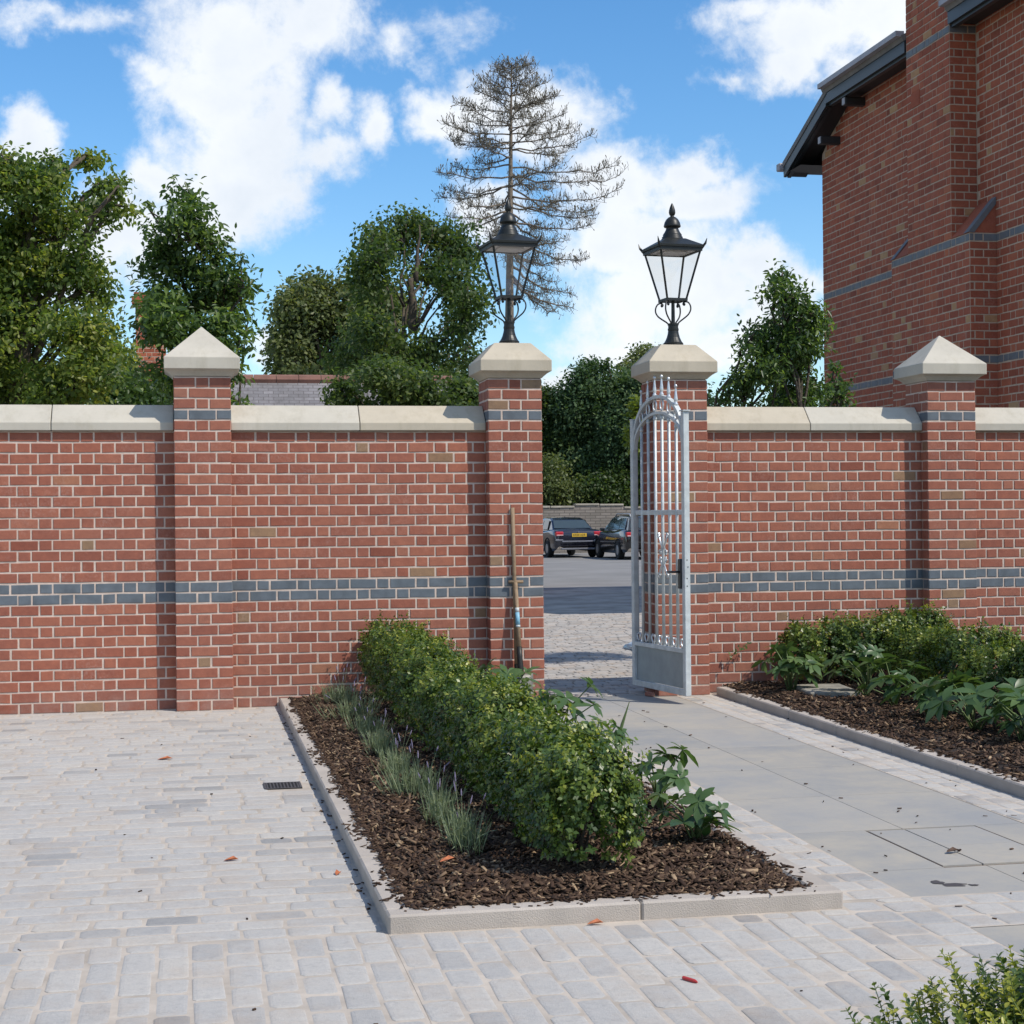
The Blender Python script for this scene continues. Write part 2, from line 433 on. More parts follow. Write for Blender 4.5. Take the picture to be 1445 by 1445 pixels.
def leaf_frames(pos, nrm, rng, ydir=None):
    """axes: columns x (across), y (along), z (normal)"""
    n = unit(nrm)
    d = rng.normal(size=pos.shape) if ydir is None else ydir
    y = unit(d - n*np.sum(d*n, axis=1, keepdims=True))
    x = np.cross(y, n)
    return np.stack([x, y, n], axis=2)
def leaves_geo(pos, A, size, tpl, width=1.0):
    T, F = tpl
    T = T*np.array([width, 1, 1])
    V = np.einsum('nij,vj->nvi', A, T)*size[:, None, None] + pos[:, None, :]
    k = len(T)
    Fo = (F[None, :, :] + (np.arange(len(pos))*k)[:, None, None]).reshape(-1, F.shape[1])
    return V.reshape(-1, 3), Fo, len(F)
def chips_geo(pos, A, dims):
    C = np.array([(x, y, z) for x in (-.5, .5) for y in (-.5, .5) for z in (-.5, .5)])
    F = np.array([(0, 1, 3, 2), (4, 6, 7, 5), (0, 4, 5, 1), (2, 3, 7, 6), (0, 2, 6, 4), (1, 5, 7, 3)])
    V = np.einsum('nij,nvj->nvi', A, C[None]*dims[:, None, :]) + pos[:, None, :]
    Fo = (F[None] + (np.arange(len(pos))*8)[:, None, None]).reshape(-1, 4)
    return V.reshape(-1, 3), Fo
# ------------------------------------------------------------------ brickwork
CH = 0.0837                       # course height
ST, HD, JT = 0.2005, 0.0882, 0.0139
PER = ST+HD+2*JT
def add_brick(mb, O, U, Nn, s0, s1, z0, z1, mat, tone, proud, rng, ch=.003):
    j = lambda a=.0019: rng.uniform(-a, a)
    p = proud + rng.uniform(-.0012, .0012)
    a0, a1, b0, b1 = s0+j(), s1+j(), z0+j(), z1+j()
    def P(s, z, d): return (O[0]+U[0]*s+Nn[0]*d, O[1]+U[1]*s+Nn[1]*d, O[2]+z)
    c = ch
    tl = j(.0018)
    vs = [P(a0, b0, -.004), P(a1, b0, -.004), P(a1, b1, -.004), P(a0, b1, -.004),
          P(a0, b0+tl, p-c), P(a1, b0-tl, p-c), P(a1, b1-tl, p-c), P(a0, b1+tl, p-c),
          P(a0+c, b0+c+tl, p), P(a1-c, b0+c-tl, p), P(a1-c, b1-c-tl, p), P(a0+c, b1-c+tl, p)]
    fs = [(8, 9, 10, 11)]
    for k in range(4):
        fs.append((4+k, 4+(k+1) % 4, 8+(k+1) % 4, 8+k)); fs.append((k, (k+1) % 4, 4+(k+1) % 4, 4+k))
    if (U[0]*Nn[1]-U[1]*Nn[0]) > 0: fs = [f[::-1] for f in fs]
    mb.add(vs, fs, mat, tone)
def tone_for(rng):
    return float(rng.uniform(.945, 1)) if rng.random() < .022 else float(np.clip(rng.normal(.44, .17), 0, .92))
def flemish(mb, O, U, Nn, length, courses, rng, blue=(), shift=0., k0=0, proud=.0045, keep=None, mats=(0, 2), course=CH, joint=JT):
    for k in range(courses):
        z0 = k*course; z1 = z0+course-joint
        x = -shift - ((k+k0) % 2)*PER/2 - PER
        i = 0
        while x < length:
            w = ST if i % 2 == 0 else HD
            a, b = max(x, 0.004), min(x+w, length-.004)
            if b-a > .008 and (keep is None or keep((a+b)/2, (z0+z1)/2)):
                add_brick(mb, O, U, Nn, a, b, z0+.004, z1+.004, mats[1] if k in blue else mats[0], float(rng.uniform(.1, .9)) if k in blue else tone_for(rng), proud, rng)
            x += w+JT; i += 1
def pier_face(mb, O, U, Nn, w, courses, rng, blue, flip=0, z_from=0):
    q = (w-HD-2*JT)/2          # three-quarter bats beside a header
    h = (w-ST-2*JT)/2
    for k in range(z_from, courses):
        z0 = k*CH+.004; z1 = z0+CH-JT
        rows = [(0, q), (q+JT, q+JT+HD), (q+2*JT+HD, w)] if (k+flip) % 2 else [(0, h), (h+JT, h+JT+ST), (h+2*JT+ST, w)]
        for a, b in rows:
            add_brick(mb, O, U, Nn, a, b, z0, z1, 2 if k in blue else 0, float(rng.uniform(.1, .9)) if k in blue else tone_for(rng), .0045, rng)

WY0, WY1 = 13.33, 13.56
PY0, PY1 = 13.20, 13.63
WC, PC = 26, 31
BLUE = (10, 11)
def coping_stone(parent, L, x0, x1, mat, endl=False, endr=False):
    mb = MB()
    zb = WC*CH+.004
    prof = [(13.285, zb), (13.285, zb+.062), (13.435, 2.388), (13.455, 2.388), (13.605, zb+.062), (13.605, zb)]
    vs = [(x, y, z) for x in (x0, x1) for y, z in prof]
    n = len(prof)
    fs = [tuple(range(n)), tuple(range(2*n-1, n-1, -1))]
    for i in range(n): fs.append((i, n+i, n+(i+1) % n, (i+1) % n))
    mb.add(vs, fs)
    return mb.build("coping_stone", mat, parent, L, bevel=.005)
def wall(x0, x1, label, joints, mats, seed, shift):
    rng = np.random.default_rng(seed)
    L = ((x0+x1)/2, 13.45, 0)
    t = thing("garden_wall", label, "brick wall", L, "brick wall panels between the piers")
    mb = MB()
    mb.box(((x0+x1)/2, (WY0+WY1)/2, WC*CH/2-.15), (x1-x0-.006, WY1-WY0, WC*CH+.3), 1)
    flemish(mb, (x0, WY0, 0), (1, 0), (0, -1), x1-x0, WC, rng, BLUE, shift)
    flemish(mb, (x0, WY1, 0), (1, 0), (0, 1), x1-x0, WC, rng, BLUE, shift)
    mb.build("brickwork", [m_brick, m_mortar, m_blue], t, L)
    xs = [x0+.004]+joints+[x1-.004]
    for i in range(len(xs)-1):
        coping_stone(t, L, xs[i]+(.003 if i else 0), xs[i+1]-.003, mats[i % len(mats)])
    return t
P1, P2, P3, P4 = (-.104, .327), (2.370, 2.805), (3.765, 4.197), (6.142, 6.576)
wall(-5.2, P1[0], "red brick wall panel on the far left beside the paved forecourt, stone coping on top", [-3.7, -2.3, -1.035], [m_stone, m_stone2, m_stone, m_stone], 21, .10)
wall(P1[1], P2[0], "red brick wall panel behind the lavender and box hedge, its coping half grey and half buff", [1.345], [m_stone, m_stone2], 22, .17)
wall(P3[1], P4[0], "red brick wall panel right of the metal gate, behind the palmate leaved plants", [5.13], [m_stone2, m_stone], 23, .05)
wall(P4[1], 10.2, "short visible stretch of red brick wall at the right edge, beyond the last pier", [7.9, 9.2], [m_stone], 24, .21)

def pier(xr, label, lamp_top, seed):
    rng = np.random.default_rng(seed)
    x0, x1 = xr; xc = (x0+x1)/2; yc = (PY0+PY1)/2
    L = (xc, yc, 0)
    t = thing("brick_pier", label, "brick pier", L, "brick piers with stone caps")
    mb = MB()
    mb.box((xc, yc, PC*CH/2-.15), (x1-x0, PY1-PY0, PC*CH+.3), 1)
    bl = (10, 11, 27)
    w = x1-x0; d = PY1-PY0
    pier_face(mb, (x0, PY0, 0), (1, 0), (0, -1), w, PC, rng, bl, 1)
    pier_face(mb, (x0, PY0, 0), (0, 1), (-1, 0), d, PC, rng, bl, 0)
    pier_face(mb, (x1, PY0, 0), (0, 1), (1, 0), d, PC, rng, bl, 0)
    pier_face(mb, (x0, PY1, 0), (1, 0), (0, 1), w, PC, rng, bl, 1)
    mb.build("pier_shaft", [m_brick, m_mortar, m_blue], t, L)
    cm = MB()
    zb = PC*CH+.004
    hw = w/2+.006; ho = w/2+.074
    prof = [(hw, zb), (hw+.010, zb+.012), (hw+.034, zb+.034), (ho-.008, zb+.050), (ho, zb+.052), (ho, zb+.142)]
    if lamp_top: prof += [(.150, 2.889)]
    else: prof += [(.004, 3.004)]
    cm.square_lathe((xc, yc, 0), prof)
    cm.build("cap_stone", m_stone2 if lamp_top else m_stone, t, L, bevel=.005)
    return t
pier(P1, "square brick pier with pointed pyramid cap, standing by the forecourt left of the planting bed", False, 31)
pier(P2, "brick gate pier with the spade leaning against it, flat-topped stone cap under a lamp", True, 32)
pier(P3, "brick gate pier the open metal gate is hung on, flat-topped stone cap under a lamp", True, 33)
pier(P4, "square brick pier with pointed pyramid cap, in front of the tall brick house", False, 34)

# ------------------------------------------------------------------ ground sheets
def sheet(name, x0, y0, x1, y1, z, mat, nx=1, ny=1):
    mb = MB()
    mb.add([(x0, y0, z), (x1, y0, z), (x1, y1, z), (x0, y1, z)], [(0, 1, 2, 3)])
    return struct(mb.build(name, mat))
sheet("ground", -900, -600, 900, 1500, -.09, m_earth)
sheet("road", -70, 24.6, 110, 72, -.045, m_asphalt)
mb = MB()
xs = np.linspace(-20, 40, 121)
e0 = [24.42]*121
e1 = [33.2 + .5*math.sin(i*.7) + .35*math.sin(i*1.9+1) for i in range(121)]  # far edge carried out so the pale colour fills the shadow band
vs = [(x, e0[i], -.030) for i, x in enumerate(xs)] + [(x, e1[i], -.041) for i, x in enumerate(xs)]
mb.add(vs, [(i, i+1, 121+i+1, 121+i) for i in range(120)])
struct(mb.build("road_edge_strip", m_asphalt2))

def sett_rows(mb, x0, x1, y0, y1, along, pitch, lmin, lmax, rng, z=0., jw=.013, skip=None, rnd=.016, hgt=.012, tones=(0, 1)):
    """rows of hand cut setts; along='x' rows run left to right, 'y' rows run away from the camera"""
    a0, a1, b0, b1 = (x0, x1, y0, y1) if along == 'x' else (y0, y1, x0, x1)
    n = max(1, int(round((b1-b0)/pitch))); pt = (b1-b0)/n
    for r in range(n):
        c0 = b0+r*pt
        p = a0 - rng.uniform(0, lmax)
        while p < a1:
            ln = rng.uniform(lmin, lmax)
            s0, s1 = max(p, a0), min(p+ln, a1); p += ln
            if s1-s0 < .05: continue
            X0, X1, Y0, Y1 = (s0, s1, c0, c0+pt) if along == 'x' else (c0, c0+pt, s0, s1)
            cx, cy = (X0+X1)/2, (Y0+Y1)/2
            if skip and skip(cx, cy, (X0, X1, Y0, Y1)): continue
            g = lambda: jw/2*rng.uniform(.6, 1.5)
            X0 += g(); X1 -= g(); Y0 += g(); Y1 -= g()
            rr = rnd*rng.uniform(.5, 1.25)
            zz = z + rng.normal(0, .0009)
            t1, t2 = rng.normal(0, .003, 2)
            ring = [(X0+rr, Y0), (X1-rr, Y0), (X1, Y0+rr), (X1, Y1-rr), (X1-rr, Y1), (X0+rr, Y1), (X0, Y1-rr), (X0, Y0+rr)]
            ring = [(x+rng.normal(0, .0022), y+rng.normal(0, .0022)) for x, y in ring]
            def lv(f, h): return [(cx+(x-cx)*f[0], cy+(y-cy)*f[1], zz+h+t1*(x-cx)+t2*(y-cy)) for x, y in ring]
            w, d = X1-X0, Y1-Y0
            fa = (1-.009/w, 1-.009/d); fb = (1-.03/w, 1-.03/d)
            vs = lv((1, 1), -.022)+lv((1, 1), -.0026)+lv(fa, -.0010)+lv(fb, .0003)
            fs = []
            for l in range(3):
                for i in range(8): fs.append((l*8+i, l*8+(i+1) % 8, (l+1)*8+(i+1) % 8, (l+1)*8+i))
            fs.append(tuple(range(24, 32)))
            t = float(np.clip(rng.normal(.55, .2), 0, 1))
            if rng.random() < .07: t = float(rng.uniform(0, .18))
            mb.add(vs, fs, 0, tones[0]+(tones[1]-tones[0])*t)
KX0, KX1, KY = .69, 2.42, 5.97      # left bed kerb outer faces
rng = np.random.default_rng(5)
mb = MB()
drain_box = (.395, .605, 9.28, 9.50)
def in_drain(cx, cy, b): return drain_box[0]-.03 < cx < drain_box[1]+.03 and drain_box[2]-.01 < cy < drain_box[3]+.01
sett_rows(mb, -5.2, KX0-.004, 6.02, 13.33, 'x', .133, .16, .235, rng, skip=lambda cx, cy, b: in_drain(cx, cy, b) or (cy > 13.19 and P1[0]-.06 < cx < P1[1]+.06))
mb.add([(-5.2, 2.0, -.0028), (KX0, 2.0, -.0028), (KX0, 13.33, -.0028), (-5.2, 13.33, -.0028)], [(0, 1, 2, 3)], 1)
struct(mb.build("forecourt_paving", [m_sett, m_joint]))
mb = MB()
sett_rows(mb, -5.2, KX0-.004, 3.2, 6.02, 'y', .116, .17, .27, rng)
sett_rows(mb, KX0, 2.42, 3.2, KY-.006, 'y', .118, .19, .29, rng)
sett_rows(mb, 2.42, 2.745, 3.2, 6.09, 'y', .162, .14, .19, rng)
sett_rows(mb, 2.745, 9, 5.60, 6.085, 'x', .16, .12, .18, rng)
for xa, ya, xb, yb in ((KX0+.001, 2.0, 2.7475, 6.086), (2.7475, 5.593, 9, 6.0895), (5.0, 2.0, 9, 5.593)): mb.add([(xa, ya, -.0026), (xb, ya, -.0026), (xb, yb, -.0026), (xa, yb, -.0026)], [(0, 1, 2, 3)], 1)
struct(mb.build("sett_apron", [m_sett, m_joint]))
mb = MB()
sett_rows(mb, 2.425, 2.745, 6.09, 13.35, 'x', .15, .14, .175, rng)
sett_rows(mb, 3.918, 4.248, 6.09, 13.35, 'y', .11, .12, .16, rng)
for xa, xb in ((2.42, 2.7475), (3.9145, 4.25)): mb.add([(xa, 6.087, -.0025), (xb, 6.087, -.0025), (xb, 13.36, -.0025), (xa, 13.36, -.0025)], [(0, 1, 2, 3)], 1)
struct(mb.build("path_edging", [m_sett, m_joint]))
# smooth bluestone path: large slabs with hairline joints
mb = MB()
rng = np.random.default_rng(6)
PX0, PX1, PXM = 2.748, 3.914, 3.30
ys = [6.09, 6.56, 7.41, 8.35, 9.3, 10.2, 11.15, 12.05, 12.9, 13.36]
cvr = (3.11, 3.665, 6.585, 7.39)
def slab(x0, x1, y0, y1, g=.004):
    mb.add([(x0+g/2, y0+g/2, -.012), (x1-g/2, y0+g/2, -.012), (x1-g/2, y1-g/2, -.012), (x0+g/2, y1-g/2, -.012),
            (x0+g/2, y0+g/2, 0), (x1-g/2, y0+g/2, 0), (x1-g/2, y1-g/2, 0), (x0+g/2, y1-g/2, 0)],
           [(4, 5, 6, 7), (0, 1, 5, 4), (1, 2, 6, 5), (2, 3, 7, 6), (3, 0, 4, 7)], 0, float(rng.uniform(0, 1)))
for i in range(len(ys)-1):
    if i == 1:
        slab(PX0, cvr[0], ys[1], ys[2]); slab(cvr[1], PX1, ys[1], ys[2]); continue
    slab(PX0, PXM, ys[i], ys[i+1]); slab(PXM, PX1, ys[i], ys[i+1])
for x0, x1 in ((2.748, 3.45), (3.45, 4.2), (4.2, 5.0)):
    for y0, y1 in ((2.4, 3.9), (3.9, 5.592)): slab(x0, x1, y0, y1)
mb.add([(PX0, 6.09, -.006), (PX1, 6.09, -.006), (PX1, 13.36, -.006), (PX0, 13.36, -.006)], [(0, 1, 2, 3)], 1)
mb.add([(2.748, 2.4, -.006), (5.0, 2.4, -.006), (5.0, 5.592, -.006), (2.748, 5.592, -.006)], [(0, 1, 2, 3)], 1)
def blot(cx, cy, rx, ry, seed, z=.0015, mat=2):
    r = np.random.default_rng(seed); n = 26
    rad = 1+.35*np.convolve(r.normal(size=n+4), np.ones(3)/3, 'same')[:n]
    vs = [(cx+rx*rad[i]*math.cos(2*PI*i/n), cy+ry*rad[i]*math.sin(2*PI*i/n), z) for i in range(n)]
    mb.add(vs, [tuple(range(n))], mat)
blot(3.002, 6.245, .05, .03, 1); blot(2.955, 6.30, .026, .03, 2, .0025); blot(3.075, 6.225, .02, .014, 3, .002)
o = struct(mb.build("path", [m_path, m_pjoint, m_damp])); o.location.z = -.0035
# setts beyond the gate up to the road
mb = MB()
rng = np.random.default_rng(9)
sett_rows(mb, .5, 8.6, 13.37, 24.4, 'x', .108, .14, .19, rng, jw=.010, rnd=.012)
mb.add([(-20, 13.62, -.0095), (40, 13.62, -.0095), (40, 24.42, -.0095), (-20, 24.42, -.0095)], [(0, 1, 2, 3)], 1)
mb.add([(P2[1], 13.36, -.0095), (P3[0], 13.36, -.0095), (P3[0], 13.62, -.0095), (P2[1], 13.62, -.0095)], [(0, 1, 2, 3)], 1)
struct(mb.build("street_paving", [m_paver, plain("dirty_joint", (.17, .145, .12), .95, var=.3, scale=3)]))

# ------------------------------------------------------------------ kerbs
def kerb_run(name, stones, label=None):
    mb = MB()
    for (x0, y0, x1, y1) in stones:
        mb.box(((x0+x1)/2, (y0+y1)/2, -.017), (x1-x0, y1-y0, .165), 0, .5, None, .008)
    o = mb.build(name, m_kerb); struct(o)
    return o
g = .003
st = [(KX0, y, KX0+.10, y2-g) for y, y2 in ((6.07, 7.02), (7.02, 7.95), (7.95, 8.86), (8.86, 9.78), (9.78, 10.7), (10.7, 11.6), (11.6, 12.5), (12.5, 13.32))]
st += [(KX0, KY, 1.63-g, KY+.10-g), (1.63, KY, KX1, KY+.10-g)]
st += [(KX1-.10, y, KX1, y2-g) for y, y2 in ((6.07, 7.05), (7.05, 8.0), (8.0, 8.95), (8.95, 9.9), (9.9, 10.8), (10.8, 11.7), (11.7, 12.6), (12.6, 13.19))]
kerb_run("kerb", st)
kerb_run("kerb", [(4.252, y, 4.35, y2-g) for y, y2 in ((4.3, 5.2), (5.2, 6.1), (6.1, 7.0), (7.0, 7.9), (7.9, 8.8), (8.8, 9.7), (9.7, 10.6), (10.6, 11.5), (11.5, 12.4), (12.4, 13.19))])

# ------------------------------------------------------------------ bark mulch
def mound(x0, x1, y0, y1, base, rise):
    def h(x, y):
        d = np.minimum(np.minimum((x-x0), (x1-x))*6, np.minimum((y-y0), (y1-y)+.25)*6)
        return base + rise*np.clip(d, 0, 1) + .008*np.sin(x*9+y*4)*np.sin(y*7-x*3)
    return h
def mulch(x0, x1, y0, y1, n, hfun, seed, near):
    r = np.random.default_rng(seed)
    nx, ny = max(4, int((x1-x0)/.05)), max(4, int((y1-y0)/.05))
    X, Y = np.meshgrid(np.linspace(x0, x1, nx), np.linspace(y0, y1, ny))
    Z = hfun(X, Y) + r.normal(0, .003, X.shape)
    V = np.stack([X, Y, Z], -1).reshape(-1, 3)
    F = np.array([(j*nx+i, j*nx+i+1, (j+1)*nx+i+1, (j+1)*nx+i) for j in range(ny-1) for i in range(nx-1)])
    o = fast_mesh("soil_bed", V, F, np.full(len(F), .3), m_soil, smooth=True); struct(o)
    y = y0+(y1-y0)*r.random(n)**near; x = r.uniform(x0, x1, n)
    ln = r.uniform(.018, .055, n)*(1+.6*(r.random(n) < .12)); wd = r.uniform(.006, .018, n)
    dims = np.stack([wd, ln, r.uniform(.002, .006, n)], 1)
    nr = np.stack([r.normal(0, .45, n), r.normal(0, .45, n), np.ones(n)], 1)
    A = leaf_frames(np.stack([x, y, x], 1), nr, r)
    pos = np.stack([x, y, hfun(x, y)+r.uniform(.001, .016, n)], 1)
    V, F = chips_geo(pos, A, dims)
    t = np.clip(r.beta(1.6, 1.9, n), 0, 1); t[r.random(n) < .035] = r.uniform(.9, 1)
    ob = fast_mesh("bark_mulch", V, F, np.repeat(t, 6), m_chip)
    ob["kind"] = "stuff"
    return ob
hL = mound(.79, 2.32, 6.07, 13.33, .045, .035)
hR = mound(4.35, 8.4, 4.3, 13.33, .045, .03)
def spill(name_, segs, n, seed):
    r = np.random.default_rng(seed); P = []
    for (x0, y0, x1, y1, nx, ny, m) in segs:
        t = r.random(m); off = np.abs(r.exponential(.018, m))*(.4+1.2*(np.sin(t*37)*.5+.5))
        off = np.minimum(off, .085)
        P.append(np.stack([x0+(x1-x0)*t+nx*off, y0+(y1-y0)*t+ny*off, .069+r.uniform(0, .008, m)*(off < .03)], 1))
    P = np.concatenate(P); m = len(P)
    A = leaf_frames(P, np.stack([r.normal(0, .25, m), r.normal(0, .25, m), np.ones(m)], 1), r)
    V, F = chips_geo(P, A, np.stack([r.uniform(.005, .014, m), r.uniform(.012, .045, m), r.uniform(.002, .005, m)], 1))
    return fast_mesh(name_, V, F, np.repeat(np.clip(r.beta(2, 3, m), 0, 1), 6), m_chip)
o = spill("bark_mulch", [(.79, 6.07, .79, 13.3, -1, 0, 1000), (.79, 6.07, 2.32, 6.07, 0, -1, 200), (2.32, 6.07, 2.32, 13.2, 1, 0, 500), (4.35, 7, 4.35, 13.2, -1, 0, 800)], 0, 45)
tag(o, "loose bark chips spilling over the inner edges of the stone kerbs", "bark mulch", kind="stuff")
o = mulch(.785, 2.325, 6.065, 13.325, 30000, hL, 41, 1.25); tag(o, "dark brown bark chippings covering the planting bed left of the path", "bark mulch", kind="stuff")
o = mulch(4.345, 8.4, 4.32, 13.325, 42000, hR, 42, .95); tag(o, "dark brown bark chippings covering the shaded bed right of the path", "bark mulch", kind="stuff")
# ------------------------------------------------------------------ lamps on the gate piers
def make_lamp(label, group):
    t = thing("gate_lamp", label, "lamp", (0, 0, 0), group)
    b = MB()
    b.lathe((0, 0, 0), [(.088, 0), (.090, .010), (.082, .018), (.084, .026), (.076, .034), (.066, .050), (.055, .075), (.047, .105), (.043, .130), (.046, .136), (.046, .150), (.042, .152), (.042, .176), (.047, .178), (.047, .192), (.020, .196), (.016, .20), (.014, .39)], 20)
    for k in range(4):
        a = PI/4+k*PI/2
        b.lathe((.066*math.cos(a)*1.05, .066*math.sin(a)*1.05, .012), [(.008, 0), (.008, .012), (.004, .016)], 6)
    b.build("post_base", m_black, t, smooth=False)
    # scroll brackets
    for k in range(4):
        a = PI/4+k*PI/2+0
        pr = [(.040, .186), (.060, .205), (.095, .228), (.135, .258), (.157, .295), (.155, .333), (.134, .362), (.104, .366), (.090, .352), (.095, .340)]
        # smooth with Catmull-Rom
        pts = []
        for i in range(len(pr)-1):
            p0, p1, p2, p3 = pr[max(i-1, 0)], pr[i], pr[i+1], pr[min(i+2, len(pr)-1)]
            for s in (0, .33, .66):
                q = [0.5*((2*p1[c])+(-p0[c]+p2[c])*s+(2*p0[c]-5*p1[c]+4*p2[c]-p3[c])*s*s+(-p0[c]+3*p1[c]-3*p2[c]+p3[c])*s**3) for c in (0, 1)]
                pts.append(q)
        pts.append(pr[-1])
        m = MB(); m.tube([(r*math.cos(a), r*math.sin(a), z) for r, z in pts], .0065, 6)
        m.lathe((.100*math.cos(a), .100*math.sin(a), .345), [(.004, -.012), (.012, -.004), (.012, .006), (.006, .014), (.006, .035)], 8)
        m.build("scroll_bracket", m_black, t, smooth=True)
    # lantern cage
    zb, zt, hb, ht = .385, .795, .084, .178
    f = MB()
    for s in (-1, 1):
        f.box((s*hb, 0, zb), (.020, hb*2+.02, .022)); f.box((0, s*hb, zb), (hb*2-.02, .0195, .0215))
        f.box((s*ht, 0, zt), (.022, ht*2+.022, .034)); f.box((0, s*ht, zt), (ht*2-.022, .0215, .0335))
    for sx in (-1, 1):
        for sy in (-1, 1):
            f.tube([(sx*hb, sy*hb, zb), (sx*ht, sy*ht, zt)], .0095, 4)
            f.tube([(sx*(ht+.004), sy*(ht+.004), zt+.005), (sx*(ht+.030), sy*(ht+.030), zt+.045), (sx*(ht+.040), sy*(ht+.040), zt+.085)], [.013, .010, .002], 5)
    # cross bars under the lantern floor
    f.box((0, 0, zb-.004), (hb*2, .02, .012)); f.box((0, 0, zb-.0045), (.0205, hb*2, .0115))
    f.build("lantern_frame", m_black, t)
    for k in range(4):
        c, s = [(1, 0), (0, 1), (-1, 0), (0, -1)][k]
        q = []
        for (h, z, w) in ((hb-.002, zb+.01, -1), (hb-.002, zb+.01, 1), (ht-.002, zt-.012, 1), (ht-.002, zt-.012, -1)):
            wv = w*(h-.004)
            q.append((c*h - s*wv, s*h + c*wv, z))
        m = MB(); m.add(q, [(0, 1, 2, 3)]); m.build("glass_pane", m_glass, t)
    m = MB(); m.square_lathe((0, 0, 0), [(ht-.015, zt-.008), (ht-.016, zt-.002)]); m.square_lathe((0, 0, 0), [(.10, zt-.022), (.10, zt-.0095)])
    m.build("reflector", m_white, t)
    m = MB()
    m.square_lathe((0, 0, 0), [(ht+.022, zt+.012), (ht+.024, zt+.030), (ht+.012, zt+.038), (.085, zt+.098), (.075, zt+.100)])
    m.build("roof", m_black, t)
    m = MB()
    m.lathe((0, 0, zt+.090), [(.092, 0), (.094, .010), (.086, .018), (.088, .026), (.078, .036), (.080, .046), (.066, .066), (.056, .085), (.050, .105), (.068, .110), (.072, .118), (.070, .126), (.064, .150), (.050, .175), (.032, .192), (.018, .198), (.014, .206), (.022, .212), (.028, .230), (.026, .252), (.017, .282), (.008, .302), (.002, .312)], 20)
    m.build("finial", m_black, t, smooth=True)
    return t
lamp = make_lamp("black lantern lamp on the left gate pier, bare conifer trunk showing behind its glass", "lantern lamps on the gate piers")
lamp.location = (2.587, 13.415, 2.887); lamp.rotation_euler = (0, 0, R_(5))
copy_tree(lamp, (3.981, 13.415, 2.887), "black lantern lamp on the right gate pier above the open gate, only sky behind it", R_(6))

# ------------------------------------------------------------------ the open gate
HX, HY, FX, FY = 3.672, 13.60, 3.837, 12.60
GL = math.hypot(FX-HX, FY-HY)
GA = math.atan2(FY-HY, FX-HX)
gate = thing("metal_gate", "galvanised metal gate standing open against the right gate pier", "gate", (HX, HY, 0), rz=GA)
def gpart(mb, name, mat, smooth=False): return mb.build(name, mat, gate, smooth=smooth)
sw = .05
m = MB(); m.box((.025, 0, 1.17), (sw, sw, 2.22), bev=.004); m.box((.025, 0, 2.285), (sw+.004, sw+.004, .008))
m.box((-.02, .012, 1.83), (.06, .02, .03)); m.box((-.02, .012, .42), (.06, .02, .03)); m.build("hinge_stile", m_galv, gate)
m = MB(); m.box((GL-.025, 0, 1.18), (sw, sw, 2.24), bev=.004); m.box((GL-.025, 0, 2.304), (sw+.026, sw+.012, .010))
m.build("latch_stile", m_galv, gate)
m = MB()
for z in (1.13, 1.075, .985, .925):
    m = MB(); m.lathe((GL+.0005, -.004 if z != 1.075 else .004, z), [(.005, 0), (.005, .0012)], 8, axis='x'); m.build("bolt_hole", m_lockblk, gate)
u0, u1 = sw, GL-sw
m = MB(); m.box(((u0+u1)/2, 0, .085), (u1-u0, .045, .05), bev=.003); m.build("bottom_rail", m_galv, gate)
m = MB(); m.box(((u0+u1)/2, 0, .255), (u1-u0, .004, .285)); m.build("kick_panel", m_galvp, gate)
m = MB(); m.box(((u0+u1)/2, 0, .412), (u1-u0, .045, .035), bev=.003); m.build("lock_rail", m_galv, gate)
m = MB(); m.box(((u0+u1)/2, 0, 1.505), (u1-u0, .016, .04), bev=.003); m.build("middle_rail", m_galv, gate)
uc, hw = (u0+u1)/2, (u1-u0)/2
def arch_z(u, base, rise, half): 
    t = max(0., 1-((u-uc)/half)**2); return base+rise*math.sqrt(t)
def arch(name, base, rise, half, w, d):
    m = MB(); N = 40
    P = []
    for i in range(N+1):
        a = PI-PI*i/N; P.append((uc+half*math.cos(a), base+rise*math.sin(a), math.cos(a)/half, math.sin(a)/rise))
    vs = []; fs = []
    for u, z, nx, nz in P:
        l = math.hypot(nx, nz); nx /= l; nz /= l
        for o1, o2 in ((-w/2, -d/2), (w/2, -d/2), (w/2, d/2), (-w/2, d/2)): vs.append((u+nx*o1, o2, z+nz*o1))
    for i in range(N):
        for j in range(4): fs.append((i*4+j, i*4+(j+1) % 4, i*4+4+(j+1) % 4, i*4+4+j))
    m.add(vs, fs); m.build(name, m_galv, gate)
arch("outer_arch", 2.11, .335, hw, .026, .04)
arch("inner_arch", 2.03, .285, hw, .022, .035)
NB = 6
us = [u0+(u1-u0)*(i+1)/(NB+1) for i in range(NB)]
for u in us:
    zt = arch_z(u, 2.03, .285, hw)-.012
    m = MB(); m.tube([(u, 0, .43), (u, 0, zt)], .0135, 8)
    m.lathe((u, 0, zt-.03), [(.004, -.02), (.015, -.01), (.018, 0), (.015, .01), (.004, .02)], 8)
    m.build("bar", m_galv, gate, smooth=True)
for u in us:
    zo = arch_z(u, 2.11, .335, hw)+.01
    m = MB(); m.lathe((u, 0, zo), [(.012, -.01), (.018, .004), (.020, .014), (.012, .022), (.015, .034), (.017, .05), (.012, .085), (.007, .13), (.006, .138), (.012, .146), (.014, .155), (.010, .165), (.002, .17)], 8)
    m.build("spear_finial", m_bright, gate, smooth=True)
def spiral(cx, cz, r, a0, turns, sgn, n=12):
    return [(cx+r*(1-.55*i/n)*math.cos(a0+sgn*2*PI*turns*i/n), 0, cz+r*(1-.55*i/n)*math.sin(a0+sgn*2*PI*turns*i/n)) for i in range(n+1)]
